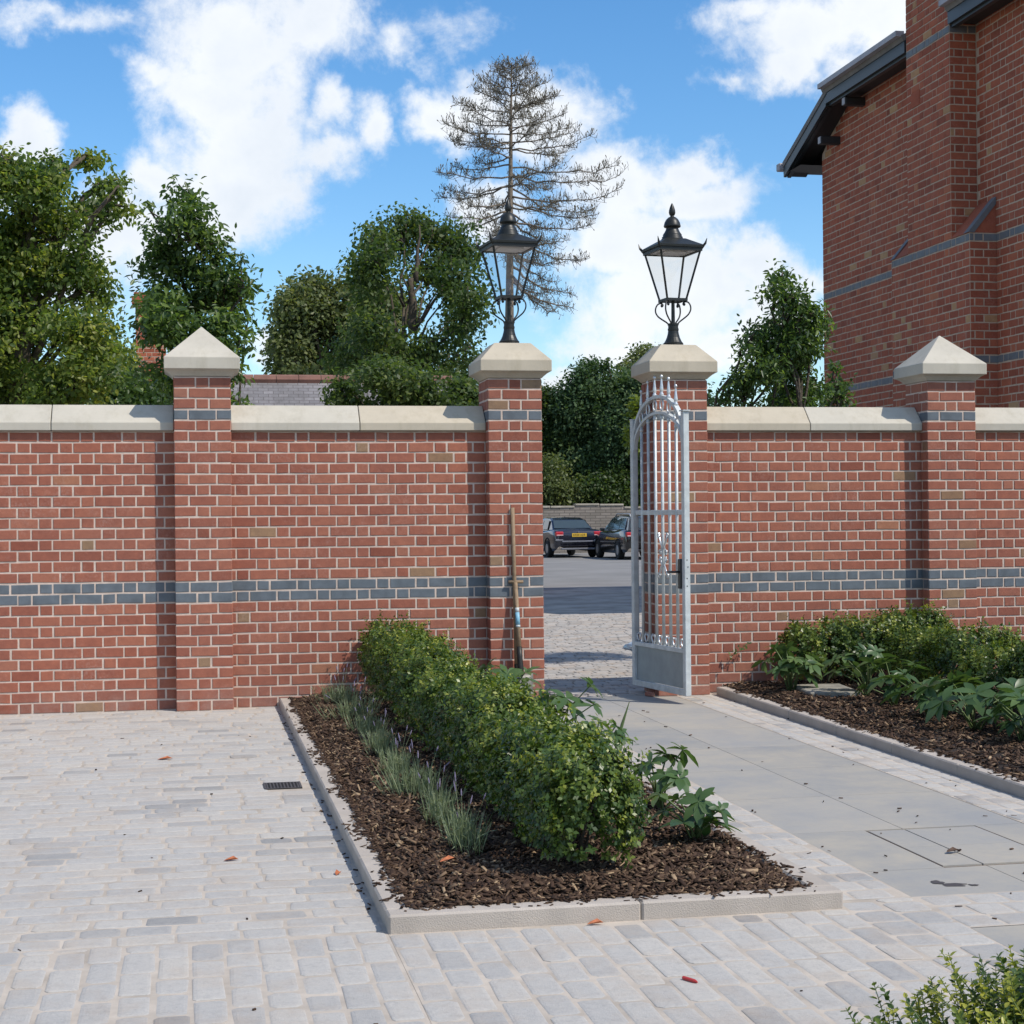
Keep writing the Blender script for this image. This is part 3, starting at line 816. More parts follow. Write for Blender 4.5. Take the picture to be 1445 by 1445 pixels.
# C scrolls between the two arches
ua = [u0+.03]+[(us[i]+us[i+1])/2 for i in range(NB-1)]+[u1-.03]
for u in us:
    z = (arch_z(u, 2.11, .335, hw)+arch_z(u, 2.03, .285, hw))/2
    m = MB(); m.tube([(u+.036*math.cos(a)*.8, 0, z+.046*math.sin(a)) for a in np.linspace(0, 2*PI, 15)[:-1]], .0075, 6, closed=True)
    m.build("ring_scroll", m_bright, gate, smooth=True)
# S scrolls by the centre bars
cu = us[3]
for sx in (-1, 1):
    for sz in (-1, 1):
        zc = 1.155+sz*.085
        a = spiral(cu+sx*.075, zc+sz*.075, .024, PI/2*sz, .8, -sx*sz)
        b_ = spiral(cu+sx*.028+sx*.03, zc-sz*.055, .022, -PI/2*sz, .8, -sx*sz)
        m = MB(); m.tube(a[::-1]+[(cu+sx*.058, 0, zc+sz*.04), (cu+sx*.022, 0, zc-sz*.01)]+b_, .0075, 6)
        m.build("scroll", m_bright, gate, smooth=True)
for u in [u0+.045]+us[:0]+[(us[i]+us[i+1])/2 for i in range(NB-1)]+[u1-.045]:
    m = MB()
    for sx in (-1, 1):
        m.tube([(u+sx*.006, 0, .432), (u+sx*.022, 0, .452), (u+sx*.034, 0, .478), (u+sx*.030, 0, .500), (u+sx*.016, 0, .502), (u+sx*.014, 0, .488)], .008, 6)
    m.build("foot_scroll", m_bright, gate, smooth=True)
h = MB(); h.box((GL-.075, 0, 1.02), (.052, .075, .235), bev=.006); lock = h.build("lock_case", m_lockblk, gate)
h = MB(); h.tube([(GL-.075, -.03, 1.035), (GL-.075, -.075, 1.035), (GL-.10, -.085, 1.035), (GL-.19, -.085, 1.033)], .009, 8); h.build("lever_handle", m_lockblk, lock, smooth=True)
h = MB(); h.box((3.70, 13.24, .016), (.045, .085, .034), rot=Matrix.Rotation(.4, 3, 'Z'), bev=.006)
tag(h.build("brick", m_brick, L=(3.712, 13.26, 0)), "loose piece of red brick lying on the ground beneath the gate", "brick")

# ------------------------------------------------------------------ garden tools against the pier
sp = thing("spade", "garden spade with wooden T handle and paper sticker leaning on the gate pier", "spade", (2.60, 13.06, 0))
top = (2.572, 13.165, .955); bot = (2.586, 13.085, .36)
def lerp(a, b, t): return tuple(a[i]+(b[i]-a[i])*t for i in range(3))
spL = (2.60, 13.06, 0)
m = MB(); m.tube([top, bot], [.016, .018], 10); m.build("shaft", m_wood, sp, spL, smooth=True)
m = MB(); m.tube([(top[0]-.058, top[1], top[2]+.004), (top[0]+.062, top[1], top[2]+.004)], .012, 8); m.build("grip", m_wood, sp, spL, smooth=True)
m = MB(); m.tube([lerp(top, bot, .34), lerp(top, bot, .40)], [.0175, .0177], 10, 0); m.tube([lerp(top, bot, .402), lerp(top, bot, .57)], [.0177, .0184], 10, 1)
m.tube([lerp(top, bot, .572), lerp(top, bot, .60)], [.0184, .0186], 10, 0); m.build("sticker", [m_sticker, m_stickerb], sp, spL, smooth=True)
m = MB(); m.tube([lerp(top, bot, .86), lerp(top, bot, 1.0), lerp(top, bot, 1.18), lerp(top, bot, 1.26)], [.021, .022, .026, .012], 10); m.build("socket", m_dsteel, sp, spL, smooth=True)
m = MB()
bl = []
for i in range(7):
    v = i/6; z = .225-.20*v; y = 13.095-.02*v-.012*math.sin(v*PI)
    for j in range(7):
        u = j/6*2-1
        wd = .105-.018*v**2
        bl.append((2.590+u*wd, y+.012*u*u-(.004 if abs(u) < .2 else 0), z-(.03*(1-u*u) if i == 6 else 0)))
m.add(bl, [(i*7+j, i*7+j+1, i*7+8+j, i*7+7+j) for i in range(6) for j in range(6)])
o = m.build("blade", m_steel, sp, spL, smooth=True); md = o.modifiers.new("s", 'SOLIDIFY'); md.thickness = .004
pl = thing("long_handled_tool", "long bare wooden tool handle leaning behind the spade on the gate pier", "garden tool", (2.59, 13.13, 0))
m = MB(); m.tube([(2.556, 13.182, 1.555), (2.562, 13.172, 1.1), (2.572, 13.155, .30)], [.0165, .0165, .0175], 10); m.build("handle", m_wood, pl, (2.59, 13.13, 0), smooth=True)
m = MB(); m.tube([(2.572, 13.155, .30), (2.575, 13.15, .14)], [.02, .016], 10); m.box((2.575, 13.145, .105), (.15, .012, .07), bev=.004); m.build("head", m_dsteel, pl, (2.59, 13.13, 0))

# ------------------------------------------------------------------ drain, covers and small things on the ground
DZ = .0045
dr = thing("drain_grate", "small black drain grate set in the pale setts beside the kerb", "drain", (.5, 9.39, 0))
m = MB(); L = (.5, 9.39, 0)
m.box((.5, 9.39, -.012), (.205, .215, .03), 1)
m.box((.4025, 9.39, -.004), (.012, .21, .018)); m.box((.5975, 9.39, -.004), (.012, .21, .018)); m.box((.5, 9.29, -.0045), (.185, .014, .017)); m.box((.5, 9.49, -.0045), (.185, .014, .017))
m.build("frame", [m_iron, m_dark], dr, L)
m = MB()
for i in range(10): m.box((.415+.0188*i, 9.39, -.0015), (.008, .184, .012))
m.build("grating", m_iron, dr, L)
cv = thing("access_cover", "recessed access cover filled with bluestone pieces, dark joints around it, in the path", "access cover", ((cvr[0]+cvr[1])/2, (cvr[2]+cvr[3])/2, 0))
rng = np.random.default_rng(3)
m = MB(); yc = (cvr[2]+cvr[3])/2
def pave(x0, x1, y0, y1):
    m.add([(x0, y0, -.012), (x1, y0, -.012), (x1, y1, -.012), (x0, y1, -.012), (x0, y0, .001), (x1, y0, .001), (x1, y1, .001), (x0, y1, .001)],
          [(4, 5, 6, 7), (0, 1, 5, 4), (1, 2, 6, 5), (2, 3, 7, 6), (3, 0, 4, 7)], 0, float(rng.uniform(.4, 1)))
e = .009
pave(cvr[0]+e, PXM-.004, cvr[2]+e, yc-.001); pave(cvr[0]+e, PXM-.004, yc+.001, cvr[3]-e); pave(PXM+.004, cvr[1]-e, cvr[2]+e, yc-.001); pave(PXM+.004, cvr[1]-e, yc+.001, cvr[3]-e)
for x in (cvr[0]+.003, cvr[1]-.003): m.box((x, yc, -.004), (.003, cvr[3]-cvr[2], .009), 1)
m.build("infill_slabs", [m_path, m_pjoint], cv, tuple(cv.location))
cv.location.z = -.0035
m = MB(); m.box((4.905, 12.44, .088), (.40, .62, .05), rot=Matrix.Rotation(-.12, 3, 'Z'), bev=.008)
tag(m.build("slab_cover", plain("mossy_concrete", (.25, .235, .20), .95, var=.3, scale=9), L=(4.905, 12.44, 0)), "flat mossy concrete slab half sunk in the mulch of the right bed", "slab")
def leaf_litter(loc, label, rot, s=.03, col=m_oleaf, grp="fallen leaves on the paving"):
    m = MB(); m.add([(-s, 0, .004), (-.3*s, -.5*s, .012), (.6*s, -.4*s, .016), (1.2*s, 0, .006), (.5*s, .45*s, .02), (-.4*s, .45*s, .010)], [(0, 1, 2, 3), (0, 3, 4, 5)])
    o = m.build("fallen_leaf", col); o.location = loc; o.rotation_euler = (0, 0, rot); tag(o, label, "leaf", grp)
leaf_litter((-.162, 10.58, 0), "orange fallen leaf on the pale setts left of the drain grate", .2, .045)
leaf_litter((.165, 7.39, 0), "small orange fallen leaf on the setts nearer than the drain grate", .1, .03)
leaf_litter((1.44, 5.93, 0), "curled orange fallen leaf lying under the front kerb of the bed", .1, .03)
leaf_litter((.60, 7.0, 0), "reddish fallen leaf on the setts close beside the long left kerb", 1.2, .026)
leaf_litter((1.02, 6.72, .092), "orange fallen leaf on the bark mulch near the front left corner of the bed", .5, .04)
leaf_litter((3.27, 6.82, .002), "brown curled leaf lying on the access cover in the path", .3, .035, m_deb)
m = MB(); m.tube([(-.030, 0, .007), (.022, 0, .007), (.034, 0, .006)], [.0065, .0065, .002], 6)
o = m.build("red_stick", m_redst); o.location = (1.56, 5.14, 0); o.rotation_euler = (0, 0, R_(-62)); tag(o, "small red plastic stick lying on the setts in the foreground", "litter")
n = 290; r = np.random.default_rng(77)
x = np.concatenate([r.uniform(-3, 4.2, 70), r.normal(.665, .016, 60), r.uniform(.69, .80, 70), r.uniform(.75, 2.4, 40), r.uniform(2.75, 4.25, 50)])
y = np.concatenate([r.uniform(4.2, 12, 70), r.uniform(6, 13, 60), r.uniform(6.1, 13, 70), r.uniform(5.98, 6.06, 40), r.uniform(5.3, 13.5, 50)])
z = np.where((x > .69) & (x < 2.42) & (y > 5.97), .067, .002)
z[:70][(x[:70] > .6) & (x[:70] < 2.5) & (y[:70] > 5.9)] = -.05
A = leaf_frames(np.stack([x, y, z], 1), np.stack([r.normal(0, .15, n), r.normal(0, .15, n), np.ones(n)], 1), r)
V, F = chips_geo(np.stack([x, y, z], 1), A, np.stack([r.uniform(.003, .009, n), r.uniform(.006, .028, n), r.uniform(.002, .006, n)], 1))
o = fast_mesh("debris", V, F, np.repeat(r.uniform(0, .7, n), 6), m_chip); tag(o, "scattered bark crumbs and bits on the paving and kerbs", "debris", kind="stuff")
# crumpled polythene beyond the gate
r = np.random.default_rng(15); V = []; F = []
nu, nv = 22, 12
for j in range(nv):
    for i in range(nu):
        a = 2*PI*i/nu; b = j/(nv-1)*PI/2; rr = 1+.22*math.sin(3*a+2*b)+.12*r.normal()
        V.append((.45*rr*math.cos(a)*math.cos(b)**.7, .9*rr*math.sin(a)*math.cos(b)**.7, .11*math.sin(b)*(1+.3*r.normal())+.002))
for j in range(nv-1):
    for i in range(nu): F.append((j*nu+i, j*nu+(i+1) % nu, (j+1)*nu+(i+1) % nu, (j+1)*nu+i))
o = fast_mesh("plastic_sheet", V, F, np.full(len(F), .5), m_bag); o.location = (5.0, 17.6, 0); o.scale = (.55, .6, .8); tag(o, "crumpled pale blue plastic sheet on the paving beyond the gate", "plastic sheet")

# ------------------------------------------------------------------ parked cars
def loft(mb, secs, mat=0, n=None):
    k = len(secs[0]); vs = [p for s in secs for p in s]; fs = []
    for i in range(len(secs)-1):
        for j in range(k-1): fs.append((i*k+j, i*k+j+1, (i+1)*k+j+1, (i+1)*k+j))
    fs.append(tuple(range(k))[::-1]); fs.append(tuple((len(secs)-1)*k+j for j in range(k)))
    mb.add(vs, fs, mat)
def car(label, paint, loc, heading, estate):
    t = thing("parked_car", label, "car", loc, "cars parked along the old wall", heading)
    # local: +x forward, rear bumper at x=0
    LEN = 4.65; HW = .88
    def sec(x, hw, zb, zt, crown=.03):
        s = []
        prof = [(hw*.93, zb), (hw, zb+.14), (hw*1.0, (zb+zt)/2), (hw*.985, zt-.10), (hw*.93, zt-.02), (hw*.80, zt), (0, zt+crown)]
        s += [(x, -y, z) for y, z in prof]; s += [(x, y, z) for y, z in prof[::-1][1:]]
        return s
    deck = 1.02 if estate else 1.0
    m = MB()
    loft(m, [sec(0, .70, .44, .80), sec(.03, .82, .36, .90), sec(.10, .86, .28, .965), sec(.3, HW, .24, deck), sec(.9, HW, .22, deck-.0), sec(1.6, HW, .20, .96), sec(3.0, HW, .20, .95), sec(3.5, HW, .20, .93), sec(4.2, .86, .22, .83), sec(4.5, .78, .26, .70), sec(4.65, .62, .34, .58)])
    m.build("body", paint, t, smooth=True).modifiers.new("b", 'BEVEL').width = .02
    # greenhouse
    if estate: roof = [(.12, .99, .74), (.32, 1.38, .64), (.50, 1.455, .62), (1.6, 1.48, .63), (2.4, 1.45, .62), (3.35, .96, .74)]
    else: roof = [(.72, .985, .74), (1.28, 1.33, .62), (1.60, 1.415, .59), (2.1, 1.43, .60), (2.55, 1.40, .60), (3.40, .95, .74)]
    def csec(x, z, hw):
        zb = .93
        w0 = .80
        f = (z-zb)/.5
        pr = [(w0, zb), (w0-.02, zb+.02), (hw+.012, zb+(z-zb)*.93), (hw-.05, zb+(z-zb)*.99), (0, z+.015)]
        s = [(x, -y, q) for y, q in pr]; s += [(x, y, q) for y, q in pr[::-1][1:]]
        return s
    m = MB(); loft(m, [csec(*a) for a in roof]); m.build("cabin", paint, t, smooth=False)
    # windows laid just proud of the cabin skin
    a, b = roof[0], roof[1]
    m = MB()
    def rp(s, u, off=-.012):   # rear screen point
        x = a[0]+(b[0]-a[0])*s; z = a[1]+(b[1]-a[1])*s; hw = a[2]+(b[2]-a[2])*s
        nx, nz = -(b[1]-a[1]), (b[0]-a[0]); l = math.hypot(nx, nz)
        return (x+nx/l*.018, u*hw*.93, z+nz/l*.018)
    s0, s1 = (.12, .93) if not estate else (.16, .95)
    g_ = [rp(s, u) for s in (s0, (s0+s1)/2, s1) for u in (-1, -.5, 0, .5, 1)]
    m.add(g_, [(i*5+j, i*5+j+1, i*5+6+j, i*5+5+j) for i in range(2) for j in range(4)]); m.build("rear_window", m_carglass, t, smooth=True)
    for sy in (-1, 1):
        wins = [(1.25, 2.0, 1.0, 1.34), (2.06, 2.95, 1.0, 1.34)] if not estate else [(.42, 1.15, 1.02, 1.38), (1.2, 2.0, 1.0, 1.40), (2.06, 2.9, 1.0, 1.38)]
        for wi, (xa, xb, za, zb) in enumerate(wins):
            m = MB()
            def yy(z): return sy*(.80-.175*(z-.95)/.48+.012)
            xt = xa+.16 if wi == 0 else xa; xu = xb-.42 if wi == len(wins)-1 else xb
            m.add([(xa, yy(za), za), (xb, yy(za), za), (xu, yy(zb), zb), (xt, yy(zb), zb)], [(0, 1, 2, 3)]); m.build("side_window", m_carglass, t)
            if estate and wi == 0:
                m = MB(); m.tube([(xa-.02, yy(za)*1.01, za-.02), (xb+1.6, yy(za)*1.01, za-.02)], .012, 4); m.tube([(xa-.02, yy(za)*1.01, za-.02), (xt-.03, yy(zb)*1.01, zb+.015), (xt+1.2, yy(zb)*1.01, zb+.03)], .010, 4); m.build("chrome_trim", m_chrome, t)
        # lights
        m = MB(); L0 = .015
        m.box((.075, sy*.70, .845), (.16, .30, .16), 0, bev=.03); tl = m.build("tail_light", m_red, t)
        m = MB(); m.box((-.008, sy*.69, .80), (.012, .24, .035), bev=.004); m.build("clear_lens", m_pink, tl)
        if not estate:
            m = MB(); m.box((.02, sy*.70, .625), (.06, .28, .075), bev=.02); m.build("bumper_corner", m_chrome, t)
        for x in (.98, 3.68):
            w = MB(); w.lathe((x, sy*.80, .315), [(.20, -.10), (.29, -.10), (.315, -.07), (.315, .07), (.29, .10), (.20, .10)], 20, axis='y'); wh = w.build("wheel", m_tyre, t)
            w = MB(); w.lathe((x, sy*.80+sy*.095, .315), [(.20, -.012), (.205, .0), (.12, .012), (.03, .016)] if sy > 0 else [(.03, -.016), (.12, -.012), (.205, 0), (.20, .012)], 20, axis='y'); w.build("rim", m_rim, wh)
            w = MB()
            w.tube([(x+.36*math.cos(q), sy*.872, .33+.36*math.sin(q)) for q in np.linspace(-.15, PI+.15, 14)], .03, 5); w.build("wheel_arch", m_dark, t)
    m = MB(); m.box((.0, 0, .575), (.05, 1.22, .05), bev=.015); m.build("bumper_strip", m_chrome if not estate else paint, t)
    m = MB(); m.box((.035, 0, .47), (.07, 1.5, .14), bev=.03); m.build("bumper", paint, t)
    m = MB(); m.box((.03, 0, .315), (.09, 1.3, .07), bev=.02); m.build("skirt", m_lockblk if estate else m_chrome, t)
    m = MB(); m.box((-.006, -.02, .80), (.024, .54, .13), 0, bev=.004)
    pl_ = m.build("number_plate", m_plate, t)
    m = MB()
    r = random.Random(4 if estate else 9)
    for i in range(7):
        y0 = .20-.062*i-(.02 if i > 3 else 0)
        m.box((-.0186, y0, .80), (.003, .010, .075)); m.box((-.0185, y0-.026, .80), (.0032, .010, .075))
        m.box((-.0187, y0-.013, .80+r.choice((-.032, 0, .032))), (.0028, .030, .010))
    m.build("plate_lettering", m_lockblk, pl_)
    m = MB(); m.lathe((-.004, 0, .91), [(.03, -.012), (.03, .012), (.02, .016)], 10, axis='x'); m.build("badge", m_chrome, t)
    if estate:
        for sy in (-1, 1):
            m = MB(); m.tube([(.5, sy*.56, 1.45), (.62, sy*.56, 1.53), (2.2, sy*.56, 1.53), (2.4, sy*.56, 1.45)], .022, 6); m.build("roof_rail", m_rim, t, smooth=True)
    for sy in (-1, 1):
        m = MB(); m.box((2.85, sy*.93, 1.0), (.10, .16, .12), bev=.03); m.build("wing_mirror", paint, t)
    return t
def ground_at(px, py):
    d = ray(px, py); s = -(CAMH+.045)/d[2]; return (s*d[0], s*d[1], -.045)
c1 = ground_at(817, 787)
car("dark blue saloon car with yellow number plate parked nearest the gate pier", m_carblue, c1, R_(90+3.5), False)
c2 = ground_at(919, 790)
car("black estate car with silver roof rails parked beside the dark blue saloon", m_carblack, c2, R_(90+.5), True)
# ------------------------------------------------------------------ boundary wall across the road
mb = MB()
xs = np.linspace(-30, 60, 91)
r = np.random.default_rng(12)
tops = [1.72+.03*math.sin(x*.6)+(.10 if 14.2 < x < 17.0 else 0) for x in xs]
for i in range(90):
    mb.box(((xs[i]+xs[i+1])/2, 64.6, tops[i]/2-.05), (xs[i+1]-xs[i]-.002, .4, tops[i]+.1))
w = thing("boundary_wall", "long weathered stone boundary wall behind the two parked cars", "stone wall", (15, 64.6, 0))
mb.build("masonry", m_rubble, w, (15, 64.6, 0))
mb = MB()
for i in range(90): mb.box(((xs[i]+xs[i+1])/2, 64.6, tops[i]+.035), (xs[i+1]-xs[i]-.03, .48, .07+.02*r.random()), 0, float(r.random()), bev=.015)
mb.build("coping", plain("weathered_coping", (.33, .30, .25), .95, var=.3, scale=1.5), w, (15, 64.6, 0))

# ------------------------------------------------------------------ low slate roofed house behind the left wall
HYc = 34.0
hL0, hR0 = at(180, 700, HYc)[0], at(640, 700, HYc)[0]
zr = at(400, 536, HYc)[2]
hs = thing("slate_roofed_house", "low house behind the wall, mottled slate roof with red ridge, tall brick chimney", "house", ((hL0+hR0)/2, HYc, 0))
L = tuple(hs.location)
mb = MB(); ze = zr-2.4; hd = 2.6
mb.box(((hL0+hR0)/2, HYc, ze/2), (hR0-hL0, hd*2-.5, ze))
mb.add([(hL0+.01, HYc-hd+.25, ze), (hL0+.01, HYc+hd-.25, ze), (hL0+.01, HYc, zr-.15), (hR0-.01, HYc-hd+.25, ze), (hR0-.01, HYc+hd-.25, ze), (hR0-.01, HYc, zr-.15)], [(0, 2, 1), (3, 4, 5)])
mb.build("wall", m_obrick, hs, L)
for s in (-1, 1):
    mb = MB(); a = (hL0-.2, HYc+s*hd, ze-.1); b = (hR0+.2, HYc+s*hd, ze-.1)
    mb.add([a, b, (b[0], HYc, zr), (a[0], HYc, zr)], [(0, 1, 2, 3)])
    o = mb.build("roof_slope", m_slate, hs, L); md = o.modifiers.new("s", 'SOLIDIFY'); md.thickness = .06
mb = MB()
n = int((hR0-hL0+.4)/.45)
for i in range(n): mb.tube([(hL0-.2+i*.45, HYc, zr+.0), (hL0-.2+i*.45+.44, HYc, zr+.0)], .105, 8, 0, float(RNG.random()))
mb.build("ridge_tiles", m_ridge, hs, L)
cx0, cx1 = at(192, 450, HYc)[0], at(234, 450, HYc)[0]; zc = at(210, 422, HYc)[2]
mb = MB(); rng = np.random.default_rng(8)
mb.box(((cx0+cx1)/2, HYc, (zc+1)/2), (cx1-cx0, .62, zc-1), 1)
flemish(mb, (cx0, HYc-.31, 1.0), (1, 0), (0, -1), cx1-cx0, int((zc-1.12)/CH), rng)
flemish(mb, (cx0, HYc-.31, 1.0), (0, 1), (-1, 0), .62, int((zc-1.12)/CH), rng)
mb.box(((cx0+cx1)/2, HYc, zc-.06), (cx1-cx0+.14, .76, .14)); mb.box(((cx0+cx1)/2, HYc, zc+.05), (cx1-cx0+.06, .68, .08))
mb.build("chimney", [m_obrick, m_omortar], hs, L)

# ------------------------------------------------------------------ tall brick house on the right
BX, BP = 8.2, 7.9
BY0, BY1 = 14.75, 20.72
KN0, KN1, ZE, ZF = 15.0, 19.78, 6.79, 6.2
hb = thing("brick_house", "tall red brick house with projecting chimney breast and black eaves behind the right wall", "house", (BX, 17, 0))
L = (BX, 17, 0)
rng = np.random.default_rng(51)
def under(y, z):
    if y > KN1: return z < ZE-.10-(y-KN1)*(ZE-ZF)/(BY1-KN1)
    if y < KN0: return z < ZE-.2
    return z < ZE-.08
mb = MB()
X1 = 17.
pr = [(BY0, 0), (BY1, 0), (BY1, ZF-.02), (KN1, ZE-.04), (KN0, ZE-.04), (BY0, 6.55)]
vs = [(BX, y, z) for y, z in pr]+[(X1, y, z) for y, z in pr]
k = len(pr)
mb.add(vs, [tuple(range(k))[::-1], tuple(range(k, 2*k))]+[(i, (i+1) % k, k+(i+1) % k, k+i) for i in range(k)], 1)
BB = (36, 51)
# courses run from far corner towards the viewer, omitted where the chimney breast stands
def keepw(s, z):
    y = BY1-s
    if 15.97 < y < 17.84 and z < 4.3: return False
    if 16.39 < y < 17.40: return False
    return under(y, z)
flemish(mb, (BX, BY1, 0), (0, -1), (-1, 0), BY1-BY0, 80, rng, BB, .05, keep=keepw)
flemish(mb, (BX, BY1, 0), (1, 0), (0, 1), 4, 70, rng, BB, .1)
flemish(mb, (BX, BY0, 0), (1, 0), (0, -1), 4, 77, rng, BB, .1)
mb.build("wall", [m_obrick, m_omortar, m_oblue], hb, L)
mb = MB()
LY0, LY1, UY0, UY1 = 15.94, 17.87, 16.36, 17.43
zl = 52*CH; zu = 7.55
mb.box(((BP+BX)/2-.002, (LY0+LY1)/2, zl/2), (BX-BP-.004, LY1-LY0, zl), 1)
mb.box(((BP+BX)/2-.0, (UY0+UY1)/2, (zl+zu)/2+.001), (BX-BP-.002, UY1-UY0, zu-zl), 1)
mb.box((BX+.55, (UY0+UY1)/2, (6.4+zu)/2), (1.1, UY1-UY0-.002, zu-6.4), 1)
nc = int(zu/CH)
flemish(mb, (BP, LY1, 0), (0, -1), (-1, 0), LY1-LY0, 52, rng, BB, .12)
flemish(mb, (BP, LY0, 0), (1, 0), (0, -1), BX-BP, 52, rng, BB, .0)
flemish(mb, (BP, LY1, 0), (1, 0), (0, 1), BX-BP, 52, rng, BB, .0)
flemish(mb, (BP, UY1, zl), (0, -1), (-1, 0), UY1-UY0, nc-52, rng, (26,), .03)
flemish(mb, (BP, UY0, zl), (1, 0), (0, -1), BX-BP, nc-52, rng, (26,), .0)
flemish(mb, (BP, UY1, zl), (1, 0), (0, 1), BX-BP, nc-52, rng, (26,), .0)
cb = mb.build("chimney_breast", [m_obrick, m_omortar, m_oblue], hb, L)
for y0, y1 in ((LY0, UY0), (UY1, LY1)):
    mb = MB(); g = .003
    y0 += g; y1 -= g
    if y0 > 17: y0 += .004
    else: y1 -= .004
    mb.add([(BP-.01, y0, zl+.002), (BP-.01, y1, zl+.002), (BX-.006, y1, zl+.36), (BX-.006, y0, zl+.36), (BX-.006, y0, zl+.002), (BX-.006, y1, zl+.002)], [(0, 1, 2, 3), (0, 3, 4), (1, 5, 2), (0, 4, 5, 1), (4, 3, 2, 5)])
    ya = y0-.012 if y0 < 17 else y1+.012
    mb.add([(BP-.02, ya, zl+.004), (BP-.02, ya+.11*(1 if y0 < 17 else -1), zl+.004), (BX-.008, ya+.11*(1 if y0 < 17 else -1), zl+.376), (BX-.008, ya, zl+.376), (BX-.008, ya, zl+.30), (BP+.05, ya, zl+.004)], [(0, 1, 2, 3), (0, 3, 4, 5)], 1)
    mb.build("weathering_slope", [m_obrick, m_oblue], hb, L)
mb = MB(); mb.box((BP-.004, 17.19, 6.03), (.012, .215, .16))
for i in range(5): mb.box((BP-.011, 17.19, 5.98+.026*i), (.004, .19, .012))
mb.build("air_brick", m_obrick, cb, tuple(Vector(L)))
EX = 7.90
RY, RZ = 17.0, 7.95
mb = MB()
SL = (RZ-ZE)/2.4
FY1, FZ1, FY0, FZ0 = 21.32, 6.19, 14.2, 6.4
mb.add([(EX-.03, FY1, FZ1), (X1, FY1, FZ1), (X1, RY, RZ), (EX+2.4, RY, RZ), (EX-.03, KN1, ZE)], [(0, 1, 2, 3, 4)])
mb.add([(EX-.03, FY0, FZ0), (EX-.03, KN0, ZE), (EX+2.4, RY, RZ), (X1, RY, RZ), (X1, FY0, FZ0)], [(0, 1, 2, 3, 4)])
e0 = EX-.06
xa = 2.4*(KN1-UY1)/(KN1-RY); xb = 2.4*(UY0-KN0)/(RY-KN0)
mb.add([(e0, KN1+.06, ZE+.012), (EX+xa, UY1+.004, ZE+.012+xa*SL), (e0, UY1+.004, ZE+.012)], [(0, 1, 2)])
mb.add([(e0, KN0-.06, ZE+.012), (e0, UY0-.004, ZE+.012), (EX+xb, UY0-.004, ZE+.012+xb*SL)], [(0, 1, 2)])
mb.add([(EX+xb, UY0-.004, ZE+.012+xb*SL), (EX+xa, UY1+.004, ZE+.012+xa*SL), (EX+2.4, RY, RZ)], [(0, 2, 1)])
o = mb.build("roof", m_tile, hb, L); md = o.modifiers.new("s", 'SOLIDIFY'); md.thickness = .07; md.offset = 1
def board(pts, name, mat, w, hgt):
    m = MB(); P = [Vector(p) for p in pts]
    for i in range(len(P)-1):
        a, b = P[i], P[i+1]
        vs = []
        for p in (a, b):
            for dx, dz in ((-w/2, -hgt), (w/2, -hgt), (w/2, 0), (-w/2, 0)): vs.append((p.x+dx, p.y, p.z+dz))
        m.add(vs, [(0, 1, 2, 3), (7, 6, 5, 4), (0, 4, 5, 1), (1, 5, 6, 2), (2, 6, 7, 3), (3, 7, 4, 0)])
    return m.build(name, mat, hb, L)
# split boards so the chimney shaft passes between them
board([(EX, FY1-.02, FZ1), (EX, KN1, ZE-.01)], "bargeboard", m_eave, .04, .20)
board([(EX+.05, FY1-.04, FZ1-.16), (EX+.05, KN1+.02, ZE-.17)], "moulding", m_eave, .05, .05)
for ya, yb in ((KN1, UY1+.006), (UY0-.006, KN0)):
    board([(EX, ya, ZE-.01), (EX, yb, ZE-.01)], "bargeboard", m_eave, .04, .17)
    board([(EX+.05, ya, ZE-.15), (EX+.05, yb, ZE-.15)], "moulding", m_eave, .06, .06)
    board([(EX-.07, ya+(.02 if ya > 17.5 else 0), ZE+.06), (EX-.07, yb-(.02 if yb < 15 else 0), ZE+.06)], "gutter", m_gutend, .10, .06)
board([(EX, KN0, ZE-.01), (EX, FY0+.02, FZ0)], "bargeboard", m_eave, .04, .20)
m = MB()
for ya, yb in ((KN1, UY1+.006), (UY0-.006, KN0)): m.add([(EX, ya, ZE-.165), (BX, ya, ZE-.165), (BX, yb, ZE-.165), (EX, yb, ZE-.165)], [(0, 1, 2, 3)])
m.add([(EX, FY1-.02, FZ1-.19), (BX, FY1-.02, FZ1-.19), (BX, KN1, ZE-.16), (EX, KN1, ZE-.16)], [(0, 1, 2, 3)])
m.add([(EX, FY1, FZ1-.15), (X1, FY1, FZ1-.15), (X1, 20.72, FZ1-.15), (EX, 20.72, FZ1-.15)], [(0, 1, 2, 3)])
m.build("soffit", m_soffit, hb, L)
m = MB(); m.box((12.2, FY1+.02, FZ1-.06), (8.6, .04, .16)); m.build("fascia", m_eave, hb, L)
m = MB(); m.box((EX-.02, FY1+.07, FZ1-.05), (.10, .12, .10), bev=.01); m.build("gutter_end", m_gutend, hb, L)
def atX(px, py, X):
    d = ray(px, py); t = X/d[0]; return np.array([0, 0, CAMH])+t*d
for q in ((1156, 198), (1190, 143)):
    p = atX(*q, 7.93)
    m = MB(); m.box((8.10, p[1], p[2]), (.33, .10, .10), 0, bev=.01); bk = m.build("bracket", m_soffit, hb, L)
    m = MB(); m.box((7.931, p[1], p[2]), (.006, .085, .085), 0, bev=.002); m.build("bracket_end", m_gutend, bk, (0, 0, 0) if False else L)

KS = 1.40     # house pushed back and enlarged so its shadow falls on the road strip
hb.scale = (KS,)*3
hb.location = tuple(Vector(L)*KS + Vector((0, 0, CAMH))*(1-KS))

